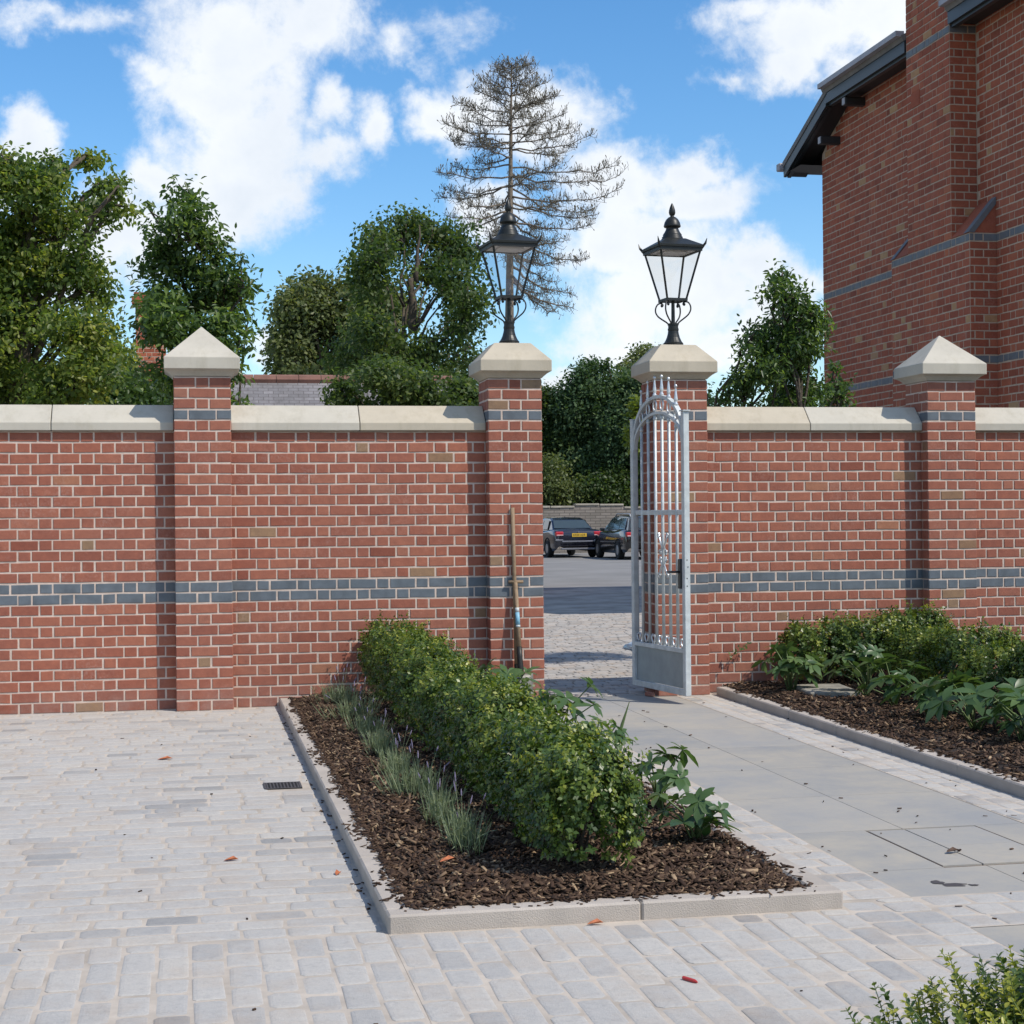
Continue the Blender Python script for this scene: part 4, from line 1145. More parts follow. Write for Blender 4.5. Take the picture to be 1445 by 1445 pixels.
# ------------------------------------------------------------------ trees
def limb(mb, p0, p1, r0, r1, rng, n=5, wob=.06, sag=0, sides=6):
    P0, P1 = np.array(p0), np.array(p1); d = np.linalg.norm(P1-P0)
    pts = []; rad = []
    off = rng.normal(size=(n+1, 3))*wob*d; off[0] = 0; off[-1] = 0
    for i in range(n+1):
        t = i/n
        q = P0+(P1-P0)*t+off[i]*math.sin(PI*t)
        q[2] += sag*d*math.sin(PI*t)*(1)
        pts.append(tuple(q)); rad.append(r0+(r1-r0)*t)
    mb.tube(pts, rad, sides)
    return pts
def tree(name, label, cat, base, lobes, mat, seed, nclump, nleaf, clump_r, leaf, trunk_r, group=None, tpl=DIA, width=1.0, stems=1, fork=.35, droop=0., shell=.45, barkm=None, topbias=.0, tone_mu=.42, flat=.7, extra_limbs=(), gap=1.0):
    """lobes: (centre xyz, (rx,ry,rz)[, density])"""
    rng = np.random.default_rng(seed)
    t = thing(name, label, cat, base, group)
    vol = np.array([(l[1][0]*l[1][2])**.9*(l[2] if len(l) > 2 else 1) for l in lobes]); vol /= vol.sum()
    counts = np.maximum(1, np.round(vol*nclump).astype(int))
    tr = MB()
    B = np.array(base)
    top = np.mean([l[0] for l in lobes], axis=0); zs = np.array([l[0][2] for l in lobes])
    zmin, zmax = zs.min(), zs.max()
    spine = []
    H = zmax-B[2]
    for s in range(stems):
        jit = rng.normal(size=2)*(.04*H if stems > 1 else .015*H)
        axis_top = np.array([B[0]+jit[0]*2+(top[0]-B[0])*.6, B[1]+jit[1]*2, B[2]+H*.74])
        pts = limb(tr, B+np.array([jit[0]*.3, jit[1]*.3, -.05]), axis_top, trunk_r/math.sqrt(stems), trunk_r*.18/math.sqrt(stems), rng, 8, .012, 0, 8)
        spine.append(np.array(pts))
    pos = []; nrm = []; ton = []
    for li, l in enumerate(lobes):
        c = np.array(l[0]); rr = np.array(l[1]); n = counts[li]
        sp_ = spine[rng.integers(len(spine))]
        zt = B[2]+(c[2]-B[2])*(.55+.3*rng.random())
        i = int(np.argmin(np.abs(sp_[:, 2]-zt)))
        lp = limb(tr, sp_[i], c, max(.016, trunk_r*.20), max(.010, trunk_r*.07), rng, 4, .05, .05)
        cr_ = min(clump_r, .75*float(np.mean(rr)))
        d = rng.normal(size=(n*2, 3)); d /= np.linalg.norm(d, axis=1, keepdims=True)
        rad = shell+(1-shell)*rng.random(n*2)**.6
        cc = c+d*rr*rad[:, None]
        gs = 2.1/gap
        gn = np.sin(cc[:, 0]*gs+1.3*np.sin(cc[:, 2]*gs*.8))*np.sin(cc[:, 2]*gs*1.1+seed)+.5*np.sin(cc[:, 0]*gs*2.3+cc[:, 1]*gs)*np.sin(cc[:, 2]*gs*2.1)
        order = np.argsort(-gn+rng.normal(0, .25, n*2))[:n]
        cc = cc[order]; d = d[order]
        for k in range(min(n, 7)):
            limb(tr, lp[-1 if k % 2 else -2], cc[k], max(.012, trunk_r*.09), .008, rng, 3, .07, .03, 4)
        m = nleaf
        g = np.clip(rng.normal(size=(n, m, 3)), -1.5, 1.5)*cr_*np.array([1, 1, flat])
        g *= (rng.random((n, m, 1))**.3)
        p = cc[:, None, :]+g
        p[:, :, 2] -= droop*np.abs(rng.normal(size=(n, m)))*clump_r
        out = (cc-c)/rr
        nn = out[:, None, :]*.55+np.array([0, 0, .55])+rng.normal(size=(n, m, 3))*.75
        ct = rng.normal(tone_mu, .21, size=(n, 1))
        tt = np.clip(ct+rng.normal(0, .16, size=(n, m)), 0, 1)
        pos.append(p.reshape(-1, 3)); nrm.append(nn.reshape(-1, 3)); ton.append(tt.ravel())
    for e in extra_limbs: limb(tr, *e, rng, 5, .02)
    pos = np.concatenate(pos); nrm = np.concatenate(nrm); ton = np.concatenate(ton)
    yd = rng.normal(size=pos.shape)+np.array([0, 0, -.55-droop])
    A = leaf_frames(pos, nrm, rng, yd)
    V, F, k = leaves_geo(pos, A, leaf*rng.uniform(.65, 1.25, len(pos)), tpl, width)
    tr.build("trunk", barkm or m_bark, t, base, smooth=True)
    fast_mesh("crown", V, F, np.repeat(ton, k), mat, t, base)
    return t
def lob(px, py, rx, ry, Y, d=1., depth=None, dy=0):
    s = FPX/(Y)*.985
    c = at(px, py, Y+dy)
    return (c, (rx/s, (depth if depth else (rx+ry)/2/s), ry/s), d)
rs = random.Random(3)
def lobset(Y, arr, spread=1.):
    return [lob(a[0], a[1], a[2], a[3], Y, a[4] if len(a) > 4 else 1., dy=rs.uniform(-1, 1)*spread) for a in arr]
def base_at(px, Y): 
    p = at(px, 730, Y); return (float(p[0]), float(p[1]), -.06)
# big broadleaf at the left edge
tree("broadleaf_tree", "big yellow-green broadleaf tree filling the left edge above the wall", "tree", base_at(10, 24),
     lobset(24, [(60, 265, 62, 52), (10, 310, 75, 80), (75, 350, 65, 60), (60, 420, 85, 70), (30, 510, 100, 75), (100, 480, 62, 70), (120, 540, 70, 50), (-50, 330, 90, 100), (-80, 450, 110, 120), (5, 225, 40, 35, .8),
                 (128, 215, 20, 16, 1.1), (160, 288, 22, 14, 1.1), (128, 290, 32, 18, 1.0), (150, 258, 24, 14, 1.0), (95, 232, 30, 14, .9), (168, 262, 10, 10, .9), (128, 375, 26, 20, .6), (140, 445, 25, 35, .7), (135, 400, 22, 20, .5), (150, 500, 22, 40, .7), (-20, 540, 120, 60)], 1.2),
     m_l1, 61, 450, 105, .21, .085, .30, tpl=HEX, width=1.1, shell=.25, droop=.35, tone_mu=.45, gap=.55, flat=.55)
tree("dark_shrub_tree", "low dark leafy tree in the gap between the big left tree and the young tree", "tree", base_at(195, 27),
     lobset(27, [(165, 560, 45, 34), (150, 525, 30, 30), (225, 568, 50, 30), (240, 595, 60, 40), (150, 595, 60, 40)], .8), m_l2, 62, 190, 80, .22, .095, .12, tone_mu=.3, gap=.5)
tree("young_tree", "young tree with glossy dark leaves and a pointed crown behind the pyramid-capped pier", "tree", base_at(268, 17.5),
     lobset(17.5, [(262, 278, 24, 22, .7), (256, 315, 38, 32), (278, 345, 42, 32), (248, 372, 46, 42), (300, 385, 44, 36), (270, 420, 62, 40), (228, 435, 36, 38), (322, 420, 34, 36, .8), (342, 398, 18, 22, .5), (215, 320, 10, 26, .25), (207, 290, 8, 16, .2), (252, 470, 56, 40), (310, 468, 42, 42), (290, 515, 62, 40, .9), (240, 520, 40, 30, .7), (336, 505, 18, 30, .5), (300, 570, 60, 40, .7), (222, 470, 20, 26, .5)], .5),
     m_l2, 63, 520, 22, .12, .085, .06, tpl=HEX, width=.8, stems=3, droop=.3, shell=.15, tone_mu=.48, gap=.28)
tree("pale_green_tree", "rounded grey-green tree rising behind the slate roof", "tree", base_at(480, 52),
     lobset(52, [(455, 430, 48, 36), (430, 450, 34, 30), (408, 500, 20, 30), (470, 440, 48, 42), (505, 425, 40, 32), (440, 475, 40, 40), (478, 490, 60, 50), (425, 515, 30, 30), (530, 455, 50, 50), (450, 535, 50, 35), (520, 520, 55, 50), (415, 535, 22, 20)], 1.5), m_l4, 64, 520, 110, .42, .17, .4, tone_mu=.5, shell=.55, gap=1.0)
DY = 38.
tree("dark_spreading_tree", "dark spreading tree with bare forked trunk visible, left of the lamps", "tree", base_at(572, DY),
     lobset(DY, [(560, 322, 45, 32), (610, 312, 48, 28), (650, 335, 36, 34), (525, 335, 30, 20), (508, 362, 18, 20, .7), (535, 372, 36, 30), (603, 368, 36, 20), (632, 395, 18, 16), (655, 385, 30, 36), (665, 430, 20, 40), (535, 412, 34, 24),
                  (640, 460, 36, 26, .8), (540, 462, 42, 32), (505, 490, 46, 36), (560, 490, 46, 32), (610, 482, 30, 24, .7), (662, 488, 14, 42, .6), (636, 500, 20, 30, .5), (610, 525, 40, 20, .9), (640, 548, 50, 30), (676, 505, 8, 28, .4)], 1.6),
     m_l5, 65, 290, 90, .33, .12, .17, droop=.9, shell=.15, tone_mu=.42, gap=.55, flat=.42,
     extra_limbs=[(at(583, 470, DY), at(580, 392, DY), .11, .075), (at(585, 462, DY), at(632, 400, DY), .06, .012), (at(583, 425, DY), at(566, 385, DY), .05, .012), (at(586, 400, DY), at(592, 318, DY), .07, .012)])
tree("leafy_bush", "broad leafy bush covering the right end of the slate roof, under the dark spreading tree", "bush", base_at(560, 31),
     lobset(31, [(545, 535, 52, 26), (492, 552, 20, 24), (600, 548, 60, 30), (650, 560, 40, 26), (515, 580, 40, 26), (590, 585, 90, 30), (560, 520, 26, 16)], .8), m_l5, 75, 260, 80, .22, .105, .12, tone_mu=.45, gap=.5, droop=.5)
tree("slim_young_tree", "slim young dark-leaved tree between the right lamp and the brick house", "tree", base_at(1106, 15.5),
     lobset(15.5, [(1103, 392, 22, 20, .8), (1105, 425, 38, 28), (1088, 452, 36, 26), (1125, 455, 36, 30), (1100, 485, 56, 32), (1140, 472, 28, 38), (1066, 495, 30, 26), (1062, 478, 18, 16, .5), (1075, 512, 40, 26), (1130, 505, 34, 36), (1050, 535, 34, 28, .9), (1105, 540, 62, 36), (1150, 535, 16, 36, .5), (1028, 560, 16, 14, .5), (1150, 440, 10, 26, .5), (1080, 575, 60, 28), (1140, 575, 30, 25)], .4),
     m_l2, 66, 430, 24, .094, .062, .045, tpl=HEX, width=.8, stems=2, shell=.15, droop=.25, tone_mu=.34, gap=.3)
tree("corner_shrub", "small dark shrub at the foot of the brick house corner", "shrub", base_at(1180, 19.4),
     lobset(19.4, [(1180, 528, 8, 14, .4), (1178, 552, 16, 18), (1182, 578, 22, 20), (1172, 600, 26, 24)], .2), m_l2, 67, 60, 26, .09, .075, .025, tpl=HEX, width=.9, tone_mu=.35)
FY_ = 68
tree("leafy_screen_tree", "tall blue-green tree in the middle of the gate opening, behind the parked cars", "tree", base_at(850, FY_),
     lobset(FY_, [(845, 545, 36, 30), (830, 528, 16, 20, .5), (842, 512, 5, 14, .15), (822, 524, 5, 10, .12), (858, 516, 5, 12, .15), (880, 560, 36, 40), (815, 580, 30, 40), (850, 600, 50, 50), (890, 620, 40, 60), (830, 640, 50, 50), (870, 670, 60, 50), (910, 560, 40, 50), (930, 640, 50, 60), (800, 610, 22, 30), (960, 600, 50, 60)], 1.5),
     m_l9, 68, 820, 150, .52, .17, .4, droop=.4, tone_mu=.5, shell=.4, gap=1.4)
tree("leafy_screen_tree", "very dark tree close behind the left gate pier's edge, beyond the road", "tree", base_at(772, FY_+1),
     lobset(FY_+1, [(768, 575, 24, 26), (785, 590, 20, 34), (760, 630, 40, 50), (790, 650, 30, 40), (730, 600, 40, 60), (700, 640, 50, 60)], 1), m_l5, 69, 330, 130, .45, .17, .3, tone_mu=.3, gap=1.2)
tree("roadside_bush", "lighter green bush low beside the left gate pier, over the stone wall", "bush", base_at(782, FY_-2),
     lobset(FY_-2, [(780, 675, 24, 26), (795, 695, 26, 22), (765, 700, 30, 24), (818, 708, 20, 16)], .5), m_l4, 70, 170, 100, .36, .15, .12, tone_mu=.35)
tree("roadside_bush", "dark bush hanging over the stone wall behind the black estate car", "bush", base_at(880, FY_-2),
     lobset(FY_-2, [(850, 695, 36, 26), (885, 690, 36, 32), (920, 690, 36, 34), (960, 690, 50, 40)], .5), m_l5, 71, 240, 120, .4, .16, .12, tone_mu=.25)
tree("yellow_leaved_shrub", "patch of yellow-green leaves just left of the gate's hinge side", "shrub", base_at(898, 60),
     lobset(60, [(897, 600, 9, 26), (905, 570, 12, 14), (906, 625, 14, 16)], .3), m_l10, 72, 40, 40, .22, .2, .06)
tree("far_tree", "distant tree whose pale top shows left of the right gate pier cap", "tree", base_at(915, 95),
     lobset(95, [(910, 508, 26, 16), (935, 520, 40, 30), (890, 525, 20, 14), (930, 570, 60, 60)], 1), m_l4, 73, 150, 100, .5, .22, .3, tone_mu=.5)

# bare conifer
def conifer():
    Y = 46.; s = FPX/Y*.985
    rng = np.random.default_rng(90)
    bx = at(716, 600, Y); topp = at(722, 88, Y)
    base = (float(bx[0]), Y, -.06)
    t = thing("bare_conifer", "tall nearly bare conifer rising behind the left lamp", "tree", base)
    tr = MB()
    zt = topp[2]
    tx = lambda z: base[0]+(topp[0]-base[0])*max(0, z/zt)**1.3
    trp = [(tx(z), Y, z) for z in np.linspace(-.06, zt, 14)]
    tr.tube(trp, list(np.linspace(.235, .015, 14)), 8); tr.build("trunk", m_cbark, t, base, smooth=True)
    # crown outline from top (t=0) down: py, max reach in px
    prof = [(88, 8), (105, 28), (130, 58), (160, 82), (200, 98), (240, 118), (270, 128), (300, 104), (330, 122), (360, 122), (400, 110), (420, 90)]
    py = np.array([p[0] for p in prof]); rc = np.array([p[1] for p in prof])/s
    br = MB(); S0 = []; S1 = []; W = []; T0 = []
    y = 96
    k = 0
    while y < 402:
        nb = 2
        for b in range(nb):
            a = k*2.4+rng.uniform(-.4, .4); k += 1
            if y > 330 and math.cos(a) < -.25: continue
            yy = y+rng.uniform(-6, 6)
            z0 = at(717, yy, Y)[2]
            Lb = np.interp(yy, py, rc)*rng.uniform(.8, 1.2)
            if 215 < yy < 300 and math.cos(a) > .5: Lb *= 1.32
            if math.cos(a) < 0: Lb *= .86
            f = (yy-96)/300
            el0 = .55-1.0*f; up = .62 - .35*f
            n = 8; P = []
            d = np.array([math.cos(a), math.sin(a)])
            x, zc = 0., z0; side = 0.
            for i in range(n+1):
                q = i/n
                P.append((tx(z0)+d[0]*x, Y+d[1]*x, zc))
                el = el0*(1-q)**1 + (up*(q**1.6) - .10*(1-q)) - .18*f
                x += Lb/n*math.cos(el); zc += Lb/n*math.sin(el)
            P = np.array(P)+np.concatenate([np.zeros((1, 3)), rng.normal(0, .012*Lb, (n, 3))])
            br.tube([tuple(p) for p in P], list(np.linspace(.044*(.30+.70*f), .007, n+1)), 5)
            # twigs
            nt = int(8+Lb*13)
            for j in range(nt):
                q = rng.uniform(.16, 1)**.8; i = min(int(q*n), n-1); fr = q*n-i
                p = P[i]+(P[i+1]-P[i])*fr
                tang = P[i+1]-P[i]; tang /= np.linalg.norm(tang)
                sgn = rng.choice((-1, 1))
                lat = np.array([-d[1]*sgn, d[0]*sgn, 0])
                ln = rng.uniform(.18, .62)*(1.15-q*.5)
                v = lat*rng.uniform(.2, 1)+tang*rng.uniform(.2, .9)+np.array([0, 0, rng.uniform(-.45, .35)-.1*f]); v /= np.linalg.norm(v)
                e = p+v*ln
                mid = (p+e)/2
                e = e+np.array([0, 0, .28*ln*rng.random()])
                S0 += [p, mid]; S1 += [mid, e]; W += [.008, .006]
                for c in range(rng.integers(2, 5)):
                    b0 = p+(e-p)*rng.uniform(.3, 1)
                    u_ = np.array([rng.normal(0, .45), rng.normal(0, .45), 1.0 if rng.random() < .85 else -.6]); u_ /= np.linalg.norm(u_)
                    l2 = rng.uniform(.08, .20)
                    S0.append(b0); S1.append(b0+u_*l2); W.append(.0055)
                    if rng.random() < .30: T0.append((b0+u_*l2, u_))
        y += rng.uniform(4, 9.5) if y < 200 else rng.uniform(6, 12)
    
    br.build("branches", m_cbark, t, base, smooth=True)
    S0, S1, W = np.array(S0), np.array(S1), np.array(W)
    dv = S1-S0; ln = np.linalg.norm(dv, axis=1)
    A = leaf_frames(S0, rng.normal(size=S0.shape), rng, dv)
    A[:, :, 1] = dv/ln[:, None]; A[:, :, 0] = unit(np.cross(A[:, :, 1], A[:, :, 2])); A[:, :, 2] = np.cross(A[:, :, 0], A[:, :, 1])
    V, F = chips_geo((S0+S1)/2, A, np.stack([W*1.25, ln, W*1.25], 1))
    o = fast_mesh("twigs", V, F, np.full(len(F), .5), m_twig, t, base)
    P = np.array([a for a, b in T0]); D = np.array([b for a, b in T0])
    A = leaf_frames(P, rng.normal(size=P.shape), rng, D)
    A[:, :, 1] = D; A[:, :, 0] = unit(np.cross(D, A[:, :, 2])); A[:, :, 2] = np.cross(A[:, :, 0], A[:, :, 1])
    m_ = len(P)
    V, F = chips_geo(P, A, np.stack([rng.uniform(.013, .023, m_), rng.uniform(.04, .08, m_), rng.uniform(.013, .023, m_)], 1))
    fast_mesh("tufts", V, F, np.full(len(F), .5), m_tuft, t, base)
conifer()

# ------------------------------------------------------------------ planting
def box_hedge(label, shrubs, zb, nspr, seed, leaf, wfun=None):
    """a row of box plants grown together: (cx, cy, rx, ry, height) each"""
    r = np.random.default_rng(seed)
    S = np.array(shrubs)
    L = (float(S[:, 0].mean()), float(S[:, 1].mean()), zb)
    t = thing("box_hedge", label, "hedge", L)
    wt = (S[:, 2]+S[:, 3])*S[:, 4]*(np.ones(len(S)) if wfun is None else wfun(S)); wt = wt/wt.sum()
    B = []; D = []; TP = []
    for k, (cx, cy, rx, ry, h) in enumerate(S):
        n = int(nspr*wt[k])
        a = r.uniform(0, 2*PI, n); v = r.uniform(-.12, 1, n)
        el = np.arcsin(np.clip(v, -.3, 1))
        ca, sa = np.cos(a), np.sin(a); ce, se = np.cos(el), np.sin(el)
        pw = .62
        ux = np.sign(ca)*np.abs(ca)**pw*np.abs(ce)**.55; uy = np.sign(sa)*np.abs(sa)**pw*np.abs(ce)**.55; uz = np.sign(se)*np.abs(se)**.75
        f1, f2, f3 = r.uniform(0, 6, 3)
        dn = .10*np.sin(3*a+f1+2*v)*np.sin(4*v+f2)+.075*np.sin(7*a+f3)*np.sin(9*v+f1)+.05*np.sin(15*a+f2)*np.sin(19*v+f3)
        dep = 1+dn-np.abs(r.normal(0, .10, n))
        zm = h*.40
        tap = np.where(uz < 0, 1+.55*uz/.35*.5, 1)
        P = np.stack([cx+ux*rx*dep*tap, cy+uy*ry*dep*tap, zb+zm+np.where(uz > 0, uz*(h-zm)*dep, uz*zm*2.6)], 1)
        P[:, 2] = np.maximum(P[:, 2], zb+.012)
        d = np.stack([ux/rx, uy/ry, uz/(h-zm)*.9], 1); d = unit(d)
        ok = np.ones(n, bool)
        for j, q in enumerate(S):
            if j == k: continue
            e = ((P[:, 0]-q[0])/q[2])**2+((P[:, 1]-q[1])/q[3])**2+((P[:, 2]-zb-q[4]*.4)/(q[4]*.62))**2
            ok &= e > .55
        B.append(P[ok]); D.append(d[ok]); TP.append(((P[:, 2]-zb)/h)[ok])
    B = np.concatenate(B); D = np.concatenate(D); TP = np.concatenate(TP); n = len(B)
    # every sprig: a short shoot growing outwards and up, carrying pairs of leaves
    K = 10
    sd_ = unit(D*.8+np.array([0, 0, .55])+r.normal(0, .38, (n, 3)))
    ln = leaf*r.uniform(1.6, 3.4, n)*np.where((TP > .75) & (r.random(n) < .16), 1.9, 1)
    tt = (np.arange(K)+.5)/K
    pos = B[:, None, :]+sd_[:, None, :]*(ln[:, None]*tt[None])[:, :, None]
    lat = unit(np.cross(sd_, r.normal(size=(n, 3))))
    lat2 = np.cross(sd_, lat)
    ang = np.arange(K)*PI+(np.arange(K)//2)*PI/2
    yd = lat[:, None, :]*np.cos(ang)[None, :, None]+lat2[:, None, :]*np.sin(ang)[None, :, None]+sd_[:, None, :]*(.45+.5*tt)[None, :, None]
    nr = sd_[:, None, :]*.9-yd*.35+D[:, None, :]*.35+r.normal(0, .3, (n, K, 3))
    st = r.normal(.36, .15, n)+.10*np.sin(B[:, 1]*6+B[:, 0]*9)
    young = np.clip((TP-.62)/.3, 0, 1)*(r.random(n) < .62)*r.uniform(.05, .5, n)
    ton = st[:, None]+young[:, None]*(.35+.65*tt)[None]+r.normal(0, .07, (n, K))
    brown = r.random(n) < .006
    pos = pos.reshape(-1, 3); yd = yd.reshape(-1, 3); nr = nr.reshape(-1, 3)
    A = leaf_frames(pos, nr, r, yd)
    V, F, kk = leaves_geo(pos, A, leaf*r.uniform(.65, 1.2, len(pos)), DIA, 1.05)
    fast_mesh("foliage", V, F, np.repeat(np.clip(ton, 0, 1).ravel(), kk), m_box, t, L)
    mb = MB()
    for cx, cy, rx, ry, h in S:
        for q in range(9):
            a = r.uniform(0, 2*PI); f = r.uniform(.2, .8)
            e = (cx+rx*f*math.cos(a), cy+ry*f*math.sin(a), zb+h*r.uniform(.45, .8))
            b0 = (cx+r.normal(0, .03), cy+r.normal(0, .03), zb-.02)
            mb.tube([b0, ((b0[0]*2+e[0])/3, (b0[1]*2+e[1])/3, zb+h*.3), e], [.008, .006, .003], 4)
    mb.build("stem_sprays", m_bark, t, L)
    return t
rh = random.Random(21)
row = []
yy = 6.62
while yy < 13.0:
    f = (yy-6.8)/6.2
    row.append((1.545-.0*f+rh.uniform(-.02, .02), yy, rh.uniform(.172, .20)+.045*f, rh.uniform(.30, .38), .445+.085*f+rh.uniform(-.03, .035)))
    yy += rh.uniform(.56, .70)
box_hedge("row of box plants grown into one hedge along the middle of the left bed", row, .07, 12000, 101, .0265, lambda S: (8/S[:, 1])**1.2)
box_hedge("bushy box hedge close against the brick wall at the back of the right bed", [(5.08, 12.98, .27, .25, .47), (5.48, 12.95, .32, .27, .50), (5.88, 12.98, .28, .25, .56)], .07, 3000, 104, .029)
box_hedge("bushy box hedge in the right bed cut off by the photo's right edge", [(5.70, 12.2, .28, .34, .45), (5.72, 11.55, .31, .37, .50), (5.68, 10.85, .30, .35, .42), (5.70, 10.15, .31, .37, .52), (5.68, 9.45, .30, .37, .48), (5.7, 8.8, .30, .35, .46)], .07, 6000, 102, .029)

def sprig_shrub(label, x0, x1, y0, y1, ztop, seed):
    r = np.random.default_rng(seed)
    t = thing("box_shrub", label, "shrub", ((x0+x1)/2, (y0+y1)/2, .03)); L = tuple(t.location)
    mb = MB(); pos = []; yd = []; nr = []; ton = []
    for i in range(1250):
        bx, by = r.uniform(x0, x1), r.uniform(y0, y1)
        e = min((bx-x0)/.30, 1)
        zt = ztop*(.70+.30*e)+.05*math.sin(bx*9)*math.sin(by*8)+r.normal(0, .028)
        lx, ly = r.normal(0, .05)-.07*(1-e), r.normal(0, .05)
        z0 = max(.05, zt-r.uniform(.16, .3))
        p0, p1 = np.array([bx, by, z0]), np.array([bx+lx, by+ly, zt])
        mb.tube([tuple(p0), tuple((p0+p1)/2+r.normal(0, .006, 3)), tuple(p1)], [.0022, .0018, .001], 4)
        n = int(np.linalg.norm(p1-p0)/.011); d = (p1-p0)/np.linalg.norm(p1-p0)
        c0 = np.clip(r.normal(.50, .2), .05, .95)
        for j in range(n):
            f = j/n; p = p0+(p1-p0)*f
            a = j*PI/2+r.normal(0, .25)
            s = np.array([math.cos(a), math.sin(a), 0])
            for sg in (-1, 1):
                if r.random() < .12: continue
                v = s*sg*1.0+d*(.55+.6*f); pos.append(p); yd.append(v); nr.append(d*1.0-s*sg*.5+r.normal(0, .2, 3)); ton.append(c0+.22*f+r.normal(0, .08)+(.18 if f > .8 and c0 > .45 else 0))
    pos, yd, nr = np.array(pos), np.array(yd), np.array(nr)
    A = leaf_frames(pos, nr, r, yd)
    V, F, k = leaves_geo(pos, A, r.uniform(.017, .027, len(pos)), HEX, 1.1)
    fast_mesh("foliage", V, F, np.repeat(np.clip(ton, 0, 1), k), m_box, t, L)
    mb.build("stem_sprays", m_stem, t, L)
m = MB(); m.box((2.35, 3.55, .015), (1.8, .95, .07)); struct(m.build("soil_bed", m_soil))
sprig_shrub("box shrub with sprigs of small leaves cut off by the bottom right corner", 1.70, 3.1, 3.2, 3.95, .345, 103)

def lavender(loc, seed, hgt):
    r = np.random.default_rng(seed)
    t = thing("lavender_plant", "", "lavender", loc, "lavender plants in a row in the left bed")
    n = 150
    b = np.stack([r.normal(0, .030, n), r.normal(0, .085, n), np.zeros(n)], 1)
    d = np.stack([b[:, 0]*4.0+r.normal(0, .13, n), b[:, 1]*2.6+r.normal(0, .16, n), np.full(n, 1.)], 1)
    A = leaf_frames(b, np.stack([r.normal(size=n), r.normal(size=n), np.full(n, .2)], 1), r, d)
    d = unit(d); A[:, :, 1] = d; A[:, :, 0] = unit(np.cross(d, A[:, :, 2])); A[:, :, 2] = np.cross(A[:, :, 0], d)
    V, F, k = leaves_geo(b, A, hgt*r.uniform(.45, .95, n), DIA, .055)
    # leaflets along the shoots
    m_ = 400
    i = r.integers(0, n, m_); f = r.uniform(.1, .75, m_)
    lp = b[i]+d[i]*(hgt*.8*f)[:, None]
    ld = d[i]+r.normal(0, .45, (m_, 3))
    A2 = leaf_frames(lp, r.normal(size=(m_, 3)), r, ld)
    V2, F2, k2 = leaves_geo(lp, A2, r.uniform(.03, .055, m_), DIA, .16)
    V = np.concatenate([V, V2]); F = np.concatenate([F, F2+len(V)-len(V2)])
    fast_mesh("foliage", V, F, np.clip(np.concatenate([r.normal(.5, .2, n), r.normal(.45, .22, m_)]), 0, 1), m_lav, t)
    mb = MB(); fl = MB()
    for q in range(6):
        a = r.uniform(0, 2*PI); o = r.uniform(0, .07)
        p0 = (o*math.cos(a)*.6, o*math.sin(a), .08); h_ = hgt*r.uniform(.75, 1.12)*(1.25 if q < 2 else 1)
        p1 = (p0[0]*2.6+r.normal(0, .025), p0[1]*2.3+r.normal(0, .025), h_)
        mb.tube([p0, p1], [.0016, .0012], 3)
        dd = np.array(p1)-np.array(p0); dd /= np.linalg.norm(dd)
        e = np.array(p1)+dd*r.uniform(.03, .05)
        fl.tube([p1, tuple((np.array(p1)+e)/2), tuple(e)], [.0026, .0040, .0016], 5)
    mb.build("stalks", m_lav, t); fl.build("flower_blossoms", m_lavf, t)
    return t
ly = [6.98, 7.62, 8.3, 9.05, 9.9, 10.75, 11.65, 12.55]
llab = ["nearest lavender plant in the row, at the front end of the left bed", "second lavender plant from the front, just behind the nearest one", "third lavender plant from the front of the row in the left bed", "fourth lavender plant from the front, level with the middle of the left bed",
        "fifth lavender plant from the front of the row", "sixth lavender plant from the front, third from the wall", "lavender plant second from the wall in the left bed", "lavender plant closest to the brick wall, farthest in the row"]
protos = [lavender((1.13, ly[0], .085), 201, .235), lavender((1.12, ly[1], .085), 202, .215)]
protos[0]["label"], protos[1]["label"] = llab[0], llab[1]
for i in range(2, 8):
    c = copy_tree(protos[i % 2], (1.13+random.uniform(-.03, .03), ly[i], .085), llab[i], random.uniform(0, 6.28))
    c.scale = (.85, 1.0, random.uniform(.82, 1.02))
for q_ in protos: q_.scale = (.85, 1.0, .92)

